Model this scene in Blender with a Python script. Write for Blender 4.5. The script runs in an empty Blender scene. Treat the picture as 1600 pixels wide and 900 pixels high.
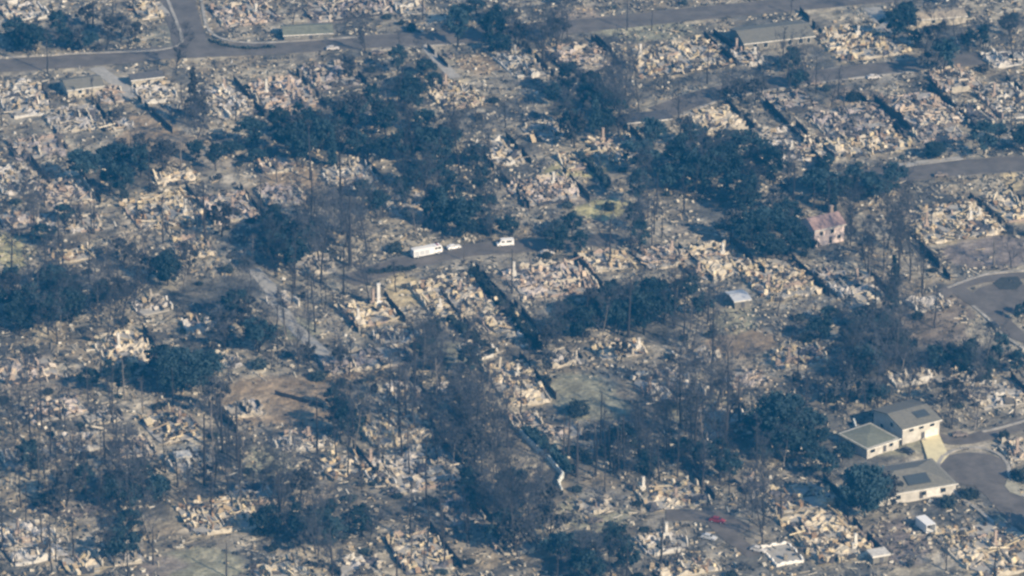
import bpy, math, random
import numpy as np
from mathutils import Vector
R = math.radians
C = bpy.context.scene.collection
SC = bpy.context.scene

# ------------------------------------------------------------------ camera
ELEV, DIST, HFOV = R(24), 1522.0, R(12)
cam_d = bpy.data.cameras.new('camera')
cam_d.angle = HFOV
cam_d.clip_start = 5
cam_d.clip_end = 9000
cam = bpy.data.objects.new('camera', cam_d)
C.objects.link(cam)
CAMP = np.array([0, -DIST*math.cos(ELEV), DIST*math.sin(ELEV)])
cam.location = CAMP
cam.rotation_euler = (R(90)-ELEV, 0, 0)
SC.camera = cam

# ------------------------------------------------------------------ world, sun, exposure
SUN_EL = R(30)
SUN_H = np.array([0.70, -0.72])
SUN_H = SUN_H/np.linalg.norm(SUN_H)
world = bpy.data.worlds.new('World')
SC.world = world
world.use_nodes = True
wn = world.node_tree
sky = wn.nodes.new('ShaderNodeTexSky')
sky.sky_type = 'NISHITA'
sky.sun_disc = False
sky.sun_elevation = SUN_EL
sky.sun_rotation = math.atan2(SUN_H[0], SUN_H[1])
sky.air_density = 1.2
sky.dust_density = 0.6
sky.ozone_density = 2.5
bg = wn.nodes['Background']
bg.inputs['Strength'].default_value = 0.075
wn.links.new(sky.outputs[0], bg.inputs[0])
sl = bpy.data.lights.new('sun', 'SUN')
sl.energy = 4.6
sl.angle = R(0.6)
sl.color = (1.0, 0.81, 0.58)
sun = bpy.data.objects.new('sun', sl)
C.objects.link(sun)
sun.location = (200, -200, 300)
sun.rotation_euler = Vector((-SUN_H[0]*math.cos(SUN_EL), -SUN_H[1]*math.cos(SUN_EL), -math.sin(SUN_EL))).to_track_quat('-Z', 'Y').to_euler()
SC.view_settings.view_transform = 'Standard'
SC.view_settings.look = 'None'
SC.view_settings.exposure = 0.9
SC.view_settings.gamma = 1
SC.cycles.max_bounces = 5
SC.cycles.volume_bounces = 0
SC.cycles.diffuse_bounces = 2
SC.cycles.use_denoising = True
SC.cycles.filter_width = 2.6
HAZE_D, HAZE_COL = 0.000145, (0.035, 0.37, 0.90, 1)

# ------------------------------------------------------------------ projection (1600 x 900 photo grid <-> ground plane)
FX = 800/math.tan(HFOV/2)
FWD = np.array([0, math.cos(ELEV), -math.sin(ELEV)])
UPV = np.array([0, math.sin(ELEV), math.cos(ELEV)])
def at(px, py, z=0.0):
    d = FWD + np.array([1.0, 0, 0])*((px-800)/FX) + UPV*((450-py)/FX)
    t = (z-CAMP[2])/d[2]
    p = CAMP + d*t
    return float(p[0]), float(p[1])
def proj(x, y, z=0.0):
    vx, vy, vz = x-CAMP[0], y-CAMP[1], z-CAMP[2]
    dep = vy*FWD[1] + vz*FWD[2]
    return 800+FX*vx/dep, 450-FX*(vy*UPV[1]+vz*UPV[2])/dep
def ppm(px, py):                      # pixels per metre across / into depth
    x, y = at(px, py)
    a = proj(x, y); b = proj(x+1, y); c = proj(x, y+1)
    return b[0]-a[0], a[1]-c[1]

# ------------------------------------------------------------------ materials
def mat(name, col, rough=0.9, spec=0.3, noise=None, attr=False, metallic=0, var=0.0, trans=False):
    m = bpy.data.materials.new(name)
    m.use_nodes = True
    nt = m.node_tree
    b = nt.nodes['Principled BSDF']
    b.inputs['Roughness'].default_value = rough
    b.inputs['Specular IOR Level'].default_value = spec
    b.inputs['Metallic'].default_value = metallic
    src = None
    if attr:
        a = nt.nodes.new('ShaderNodeAttribute'); a.attribute_name = 'col'
        src = a.outputs['Color']
    else:
        rgb = nt.nodes.new('ShaderNodeRGB'); rgb.outputs[0].default_value = (*col, 1)
        src = rgb.outputs[0]
    if noise:
        sc, amt = noise
        tc = nt.nodes.new('ShaderNodeNewGeometry')
        n = nt.nodes.new('ShaderNodeTexNoise')
        n.inputs['Scale'].default_value = sc; n.inputs['Detail'].default_value = 5; n.inputs['Roughness'].default_value = 0.7
        nt.links.new(tc.outputs['Position'], n.inputs['Vector'])
        mr = nt.nodes.new('ShaderNodeMapRange')
        mr.inputs[1].default_value = 0.3; mr.inputs[2].default_value = 0.7
        mr.inputs[3].default_value = 1-amt; mr.inputs[4].default_value = 1+amt
        nt.links.new(n.outputs[0], mr.inputs[0])
        mx = nt.nodes.new('ShaderNodeVectorMath'); mx.operation = 'SCALE'
        nt.links.new(src, mx.inputs[0]); nt.links.new(mr.outputs[0], mx.inputs['Scale'])
        src = mx.outputs[0]
    if var:
        oi = nt.nodes.new('ShaderNodeObjectInfo')
        mr = nt.nodes.new('ShaderNodeMapRange')
        mr.inputs[3].default_value = 1-var; mr.inputs[4].default_value = 1+var
        nt.links.new(oi.outputs['Random'], mr.inputs[0])
        mx = nt.nodes.new('ShaderNodeVectorMath'); mx.operation = 'SCALE'
        nt.links.new(src, mx.inputs[0]); nt.links.new(mr.outputs[0], mx.inputs['Scale'])
        src = mx.outputs[0]
    nt.links.new(src, b.inputs['Base Color'])
    return m
M = dict(
    ground=mat('ash_ground', (1, 1, 1), noise=(0.9, 0.45), attr=True),
    asphalt=mat('asphalt', (0.132, 0.119, 0.106), noise=(0.16, 0.38)),
    concrete=mat('concrete', (0.36, 0.345, 0.31), noise=(0.5, 0.22)),
    kerb=mat('kerb_concrete', (0.34, 0.32, 0.28), noise=(0.3, 0.5)),
    drive=mat('pale_drive', (0.68, 0.61, 0.38), noise=(0.4, 0.15)),
    rubble=mat('rubble', (1, 1, 1), noise=(1.6, 0.35), attr=True),
    wall=mat('scorched_masonry', (0.46, 0.42, 0.34), noise=(0.7, 0.4)),
    dull=mat('dull_siding', (0.20, 0.19, 0.165), noise=(0.6, 0.25)),
    ashw=mat('ashen_masonry', (0.56, 0.54, 0.49), noise=(0.8, 0.35)),
    wallw=mat('white_stucco', (0.50, 0.48, 0.43), noise=(0.5, 0.28)),
    wallp=mat('pink_stucco', (0.72, 0.60, 0.55), noise=(0.6, 0.15)),
    brick=mat('sooty_brick', (0.33, 0.265, 0.22), noise=(1.2, 0.35)),
    pale=mat('pale_plaster', (0.75, 0.73, 0.68), noise=(0.8, 0.2)),
    roofg=mat('grey_shingle', (0.165, 0.16, 0.135), noise=(1.2, 0.25)),
    roofn=mat('greenish_shingle', (0.165, 0.175, 0.135), noise=(1.0, 0.25)),
    roofd=mat('dark_shingle', (0.09, 0.09, 0.095), noise=(1.0, 0.3)),
    rooft=mat('tan_roof', (0.40, 0.34, 0.25), noise=(0.6, 0.2)),
    roofp=mat('pink_tile', (0.33, 0.235, 0.215), noise=(0.8, 0.3)),
    trim=mat('white_trim', (0.66, 0.64, 0.58), noise=(1.0, 0.25)),
    glass=mat('window_glass', (0.02, 0.025, 0.03), rough=0.1, spec=0.6),
    solar=mat('solar_cells', (0.06, 0.07, 0.075), rough=0.35, spec=0.4, noise=(2, 0.2)),
    bark=mat('charred_bark', (0.035, 0.033, 0.035), var=0.4),
    barkp=mat('ashen_bark', (0.16, 0.145, 0.13), var=0.4),
    twig=mat('burnt_twigs', (0.058, 0.062, 0.072), var=0.45),
    leaf=mat('dull_foliage', (0.023, 0.045, 0.055), noise=(0.35, 0.35), var=0.35),
    scorch=mat('scorched_foliage', (0.058, 0.060, 0.062), noise=(0.3, 0.35), var=0.4),
    shrub=mat('shrub_foliage', (0.034, 0.048, 0.05), noise=(0.5, 0.3), var=0.5),
    fence=mat('charred_boards', (0.045, 0.045, 0.05), noise=(0.8, 0.4), var=0.3),
    fencew=mat('white_garden_wall', (0.72, 0.75, 0.71), noise=(0.6, 0.15)),
    whitep=mat('white_paint', (0.82, 0.82, 0.8), rough=0.4),
    redp=mat('red_paint', (0.33, 0.05, 0.065), rough=0.5, noise=(1.5, 0.4)),
    silver=mat('silver_paint', (0.5, 0.52, 0.54), rough=0.4),
    darkp=mat('dark_paint', (0.05, 0.055, 0.06), rough=0.4),
    rust=mat('burnt_metal', (0.2, 0.17, 0.15), rough=0.8, noise=(2, 0.5)),
    rustp=mat('ash_white_metal', (0.55, 0.53, 0.5), rough=0.8, noise=(2, 0.4)),
    tyre=mat('tyre_rubber', (0.02, 0.02, 0.02)),
    lamp=mat('lamp_lens', (0.6, 0.55, 0.4), rough=0.3),
    pool=mat('pool_water', (0.02, 0.05, 0.07), rough=0.15, spec=0.5),
    dark=mat('charred_bed', (0.05, 0.053, 0.05), noise=(0.8, 0.4)),
    grass=mat('dry_grass', (0.36, 0.34, 0.26), noise=(0.6, 0.3)),
)

# ------------------------------------------------------------------ mesh helpers
class MB:
    def __init__(s):
        s.v = []; s.f4 = []; s.f3 = []; s.c4 = []; s.c3 = []; s.n = 0
    def add(s, verts, quads=None, tris=None, cq=None, ct=None):
        verts = np.asarray(verts, dtype=np.float64).reshape(-1, 3)
        for fs, cs, F, Cc, k in ((quads, cq, s.f4, s.c4, 4), (tris, ct, s.f3, s.c3, 3)):
            if fs is None or len(fs) == 0: continue
            fs = np.asarray(fs, dtype=np.int64).reshape(-1, k)
            F.append(fs + s.n)
            c = np.ones((len(fs), 3)) if cs is None else np.broadcast_to(np.asarray(cs, dtype=float), (len(fs), 3))
            Cc.append(c)
        s.v.append(verts); s.n += len(verts)
    BQ = np.array([[0,3,2,1],[4,5,6,7],[0,1,5,4],[1,2,6,5],[2,3,7,6],[3,0,4,7]])
    BV = np.array([[-1,-1,-1],[1,-1,-1],[1,1,-1],[-1,1,-1],[-1,-1,1],[1,-1,1],[1,1,1],[-1,1,1]])*0.5
    def boxes(s, cen, size, rz, tx=None, ty=None, col=None):
        cen = np.asarray(cen, float).reshape(-1, 3); N = len(cen)
        size = np.broadcast_to(np.asarray(size, float), (N, 3)); rz = np.broadcast_to(np.asarray(rz, float), (N,))
        v = MB.BV[None]*size[:, None]
        if tx is not None:
            c, q = np.cos(tx)[:, None], np.sin(tx)[:, None]
            v = np.stack([v[..., 0], v[..., 1]*c-v[..., 2]*q, v[..., 1]*q+v[..., 2]*c], -1)
        if ty is not None:
            c, q = np.cos(ty)[:, None], np.sin(ty)[:, None]
            v = np.stack([v[..., 0]*c+v[..., 2]*q, v[..., 1], -v[..., 0]*q+v[..., 2]*c], -1)
        c, q = np.cos(rz)[:, None], np.sin(rz)[:, None]
        v = np.stack([v[..., 0]*c-v[..., 1]*q, v[..., 0]*q+v[..., 1]*c, v[..., 2]], -1) + cen[:, None]
        q4 = (MB.BQ[None] + 8*np.arange(N)[:, None, None]).reshape(-1, 4)
        cc = None
        if col is not None:
            cc = np.repeat(np.broadcast_to(np.asarray(col, float), (N, 3)), 6, 0)
        s.add(v, quads=q4, cq=cc)
    def box(s, c, size, rz=0.0, col=None):
        s.boxes([c], [size], [rz], col=col)
    def tubes(s, segs, sides=4):
        P0 = np.array([a[0] for a in segs], float); P1 = np.array([a[1] for a in segs], float)
        r0 = np.array([a[2] for a in segs]); r1 = np.array([a[3] for a in segs])
        d = P1-P0; d /= np.linalg.norm(d, axis=1)[:, None]+1e-9
        ref = np.where(np.abs(d[:, 2:3]) > 0.9, np.array([[1., 0, 0]]), np.array([[0, 0, 1.]]))
        u = np.cross(d, ref); u /= np.linalg.norm(u, axis=1)[:, None]+1e-9
        w = np.cross(d, u)
        an = np.arange(sides)*2*math.pi/sides
        ring = u[:, None]*np.cos(an)[None, :, None] + w[:, None]*np.sin(an)[None, :, None]
        v = np.concatenate([P0[:, None]+ring*r0[:, None, None], P1[:, None]+ring*r1[:, None, None]], 1)
        k = np.arange(sides); k2 = (k+1) % sides
        q = np.stack([k, k2, k2+sides, k+sides], -1)
        N = len(segs)
        s.add(v, quads=(q[None]+2*sides*np.arange(N)[:, None, None]).reshape(-1, 4))
    def cards(s, cen, su, sv, rng):
        N = len(cen)
        a = rng.normal(size=(N, 3)); a /= np.linalg.norm(a, axis=1)[:, None]
        b = rng.normal(size=(N, 3)); b -= a*(a*b).sum(1)[:, None]; b /= np.linalg.norm(b, axis=1)[:, None]
        a = a*np.asarray(su).reshape(-1, 1); b = b*np.asarray(sv).reshape(-1, 1)
        v = np.stack([cen-a-b, cen+a-b, cen+a*0.6+b, cen-a*0.6+b], 1)
        s.add(v, quads=np.arange(4*N).reshape(-1, 4))
    def lathe(s, prof, cen=(0, 0, 0), sides=16, sq=(1, 1)):
        an = np.arange(sides)*2*math.pi/sides
        v = np.concatenate([np.stack([cen[0]+r*np.cos(an)*sq[0], cen[1]+r*np.sin(an)*sq[1], np.full(sides, cen[2]+z)], -1) for r, z in prof])
        q = []
        for j in range(len(prof)-1):
            for k in range(sides):
                k2 = (k+1) % sides
                q.append([j*sides+k, j*sides+k2, (j+1)*sides+k2, (j+1)*sides+k])
        s.add(v, quads=q)
    def poly(s, top, bot):                # closed prism between two equally long loops
        n = len(top); top = np.asarray(top, float); bot = np.asarray(bot, float)
        c1 = top.mean(0); c0 = bot.mean(0)
        v = np.concatenate([top, bot, [c1], [c0]])
        q = [[i, n+i, n+(i+1) % n, (i+1) % n] for i in range(n)]
        t = [[i, (i+1) % n, 2*n] for i in range(n)] + [[n+(i+1) % n, n+i, 2*n+1] for i in range(n)]
        s.add(v, quads=q, tris=t)
    def build(s, name, m, parent=None, smooth=False, attr=False):
        me = bpy.data.meshes.new(name)
        v = np.concatenate(s.v)
        f4 = np.concatenate(s.f4) if s.f4 else np.zeros((0, 4), int)
        f3 = np.concatenate(s.f3) if s.f3 else np.zeros((0, 3), int)
        me.vertices.add(len(v)); me.vertices.foreach_set('co', v.ravel())
        loops = np.concatenate([f4.ravel(), f3.ravel()]).astype(np.int32)
        me.loops.add(len(loops)); me.loops.foreach_set('vertex_index', loops)
        nf = len(f4)+len(f3)
        me.polygons.add(nf)
        st = np.concatenate([np.arange(len(f4))*4, len(f4)*4+np.arange(len(f3))*3]).astype(np.int32)
        me.polygons.foreach_set('loop_start', st)
        me.update(calc_edges=True)
        me.polygons.foreach_set('use_smooth', np.full(nf, smooth))
        if attr:
            cs = [np.repeat(np.concatenate(s.c4), 4, 0)] if s.c4 else []
            if s.c3: cs.append(np.repeat(np.concatenate(s.c3), 3, 0))
            c = np.concatenate(cs); c = np.concatenate([c, np.ones((len(c), 1))], 1)
            a = me.color_attributes.new('col', 'FLOAT_COLOR', 'CORNER')
            a.data.foreach_set('color', c.astype(np.float32).ravel())
        me.materials.append(M[m])
        me.validate()
        o = bpy.data.objects.new(name, me); C.objects.link(o)
        if parent: o.parent = parent
        return o
def empty(name, loc, rz=0.0):
    o = bpy.data.objects.new(name, None); C.objects.link(o)
    o.location = loc; o.rotation_euler = (0, 0, rz); o.empty_display_size = 0.5
    return o
def tag(o, label, cat, group=None):
    o['label'] = label; o['category'] = cat
    if group: o['group'] = group
    return o
def struct(o, kind='structure'):
    o['kind'] = kind; return o
def copy_tree(o, parent=None):
    c = o.copy(); C.objects.link(c)
    if parent: c.parent = parent
    for ch in o.children: copy_tree(ch, c)
    return c

def vnoise(x, y, scale, seed):
    rs = np.random.RandomState(seed); G = 256
    g = rs.rand(G, G)
    u, v = x/scale, y/scale
    i, j = np.floor(u).astype(int), np.floor(v).astype(int)
    fu, fv = u-i, v-j
    fu = fu*fu*(3-2*fu); fv = fv*fv*(3-2*fv)
    i %= G; j %= G; i2 = (i+1) % G; j2 = (j+1) % G
    return (g[i, j]*(1-fu)+g[i2, j]*fu)*(1-fv) + (g[i, j2]*(1-fu)+g[i2, j2]*fu)*fv
def fbm(x, y, scale, seed, octs=4):
    t = 0; a = 1; n = 0
    for k in range(octs):
        t = t + a*vnoise(x, y, scale/2**k, seed+k); n += a; a *= 0.55
    return t/n

# ------------------------------------------------------------------ layout tables (photo grid 1600 x 900)
ROADS = [  # name, width, polyline
    ('road', 12.5, [(-80,108),(0,103),(120,95),(270,82),(420,75),(560,66),(680,60),(800,51),(900,41),(1000,31),(1130,17),(1250,6),(1400,-8),(1560,-24)]),
    ('side_street', 12.0, [(301,84),(292,50),(278,0),(268,-40)]),
    ('back_street', 11.0, [(1030,176),(1110,148),(1220,128),(1320,114),(1420,103),(1520,93),(1660,80)]),
    ('valley_road', 9.5, [(540,440),(610,418),(668,403),(735,391),(800,386),(880,380),(960,373)]),
    ('east_road', 13.0, [(1330,283),(1400,272),(1500,262),(1600,256),(1680,252)]),
    ('hill_path', 4.5, [(395,420),(425,455),(450,500),(480,530),(510,556)]),
    ('court_road', 6.0, [(1462,684),(1500,688),(1540,680),(1600,662),(1680,640)]),
    ('loop_road', 5.0, [(1455,470),(1490,450),(1540,436),(1610,430),(1680,428)]),
    ('loop_road', 6.0, [(1490,448),(1525,472),(1555,492),(1585,520),(1640,545)]),
    ('cul_de_sac_street', 9.5, [(1523,736),(1560,768),(1600,812),(1660,880)]),
    ('driveway', 5.0, [(150,106),(180,128),(212,152)]),
    ('driveway', 4.0, [(662,70),(690,100),(712,122)]),
    ('driveway', 6.0, [(1362,12),(1376,30),(1392,52)]),
    ('parking_drive', 5.0, [(1110,800),(1130,830),(1180,868)]),
    ('parking_drive', 7.0, [(1040,805),(1110,808),(1165,830)]),
]
BULBS = [('cul_de_sac', 1521, 733, 10.8), ('turning_circle', 1578, 466, 11.5)]
KERBS = [
    [(-60,92),(0,90),(120,84),(225,80),(262,76),(281,69),(284,58),(276,35),(262,0),(250,-30)],
    [(310,-30),(318,20),(325,45),(345,60),(390,67),(450,65),(560,58)],
    [(590,78),(680,71),(740,68)],
    [(1060,182),(1130,156),(1230,137),(1330,123),(1430,112)],
    [(1405,262),(1450,255),(1505,248)],
    [(1474,712),(1467,724),(1466,738),(1474,754),(1496,774),(1540,806),(1610,872)],
    [(1476,712),(1490,704),(1510,700),(1530,700),(1550,705),(1566,714),(1575,728),(1577,742),(1584,762),(1612,784),(1660,828)],
    [(1535,675),(1570,667),(1610,655)],
    [(1520,478),(1548,502),(1562,520),(1600,545)],
    [(1480,450),(1540,429),(1600,423)],
]
# painted soil colours, the darkest being grove shade painted in: cx, cy, rx, ry, colour
BROWN=(0.27,0.215,0.16); TANC=(0.42,0.36,0.24); OLIVE=(0.25,0.25,0.20); GREY=(0.21,0.205,0.20); MAUVE=(0.2,0.175,0.175); YEL=(0.40,0.38,0.22); PALE=(0.44,0.40,0.33); GROVE_SHADE=(0.10,0.10,0.10)
PATCH = [
    (440,622,110,42,BROWN),(745,100,34,18,BROWN),(232,205,52,30,BROWN),(285,230,50,22,(0.27,0.23,0.19)),(1160,535,60,22,BROWN),(1545,390,75,30,MAUVE),
    (1460,500,50,45,(0.2,0.17,0.15)),(900,605,60,28,OLIVE),(935,635,60,20,OLIVE),(930,800,60,32,OLIVE),(950,780,60,18,GREY),(1190,880,60,24,(0.13,0.13,0.13)),
    (310,878,80,26,OLIVE),(250,885,40,20,MAUVE),(1130,365,75,16,(0.25,0.225,0.2)),(945,326,48,18,YEL),(900,262,45,14,YEL),(20,390,28,32,YEL),(255,55,34,20,(0.2,0.2,0.18)),
    (640,455,42,24,TANC),(700,555,30,26,OLIVE),(100,790,60,22,MAUVE),(120,775,50,20,GREY),(430,725,40,30,OLIVE),(340,240,45,22,(0.27,0.25,0.23)),
    (905,28,40,18,(0.30,0.25,0.21)),(1010,45,75,18,OLIVE),(460,275,45,22,BROWN),(215,375,30,22,(0.32,0.28,0.23)),(1480,262,80,16,GREY),(1580,282,22,16,TANC),
    (1150,500,45,22,OLIVE),(1100,640,60,22,OLIVE),(1380,690,60,20,OLIVE),(1390,110,110,14,GREY),(1470,148,32,14,GREY),(1340,148,40,14,(0.27,0.23,0.2)),(1400,845,60,40,MAUVE),
    (60,610,80,14,(0.26,0.23,0.2)),(560,585,60,12,BROWN),(255,640,35,16,(0.28,0.23,0.19)),(470,515,35,18,OLIVE),(850,410,30,12,GREY),(615,410,40,14,GREY),
    (60,460,80,45,GROVE_SHADE),(520,200,140,60,GROVE_SHADE),(720,280,60,50,GROVE_SHADE),(1110,265,110,60,GROVE_SHADE),(960,480,80,42,GROVE_SHADE),(920,150,70,40,GROVE_SHADE),(500,820,90,34,GROVE_SHADE),(200,760,50,30,GROVE_SHADE),
    (1090,690,70,50,GROVE_SHADE),(920,705,60,32,GROVE_SHADE),(930,860,60,40,GROVE_SHADE),(1400,570,80,40,GROVE_SHADE),(1310,510,50,25,GROVE_SHADE),(1530,560,70,18,GROVE_SHADE),(290,560,60,40,GROVE_SHADE),(90,55,90,28,GROVE_SHADE),(1340,275,70,30,GROVE_SHADE),
    (180,265,55,34,GROVE_SHADE),(840,30,90,30,GROVE_SHADE),(1500,70,60,25,GROVE_SHADE),(430,370,60,40,GROVE_SHADE),(730,690,70,60,GROVE_SHADE),(700,560,50,35,GROVE_SHADE),
]
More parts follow.
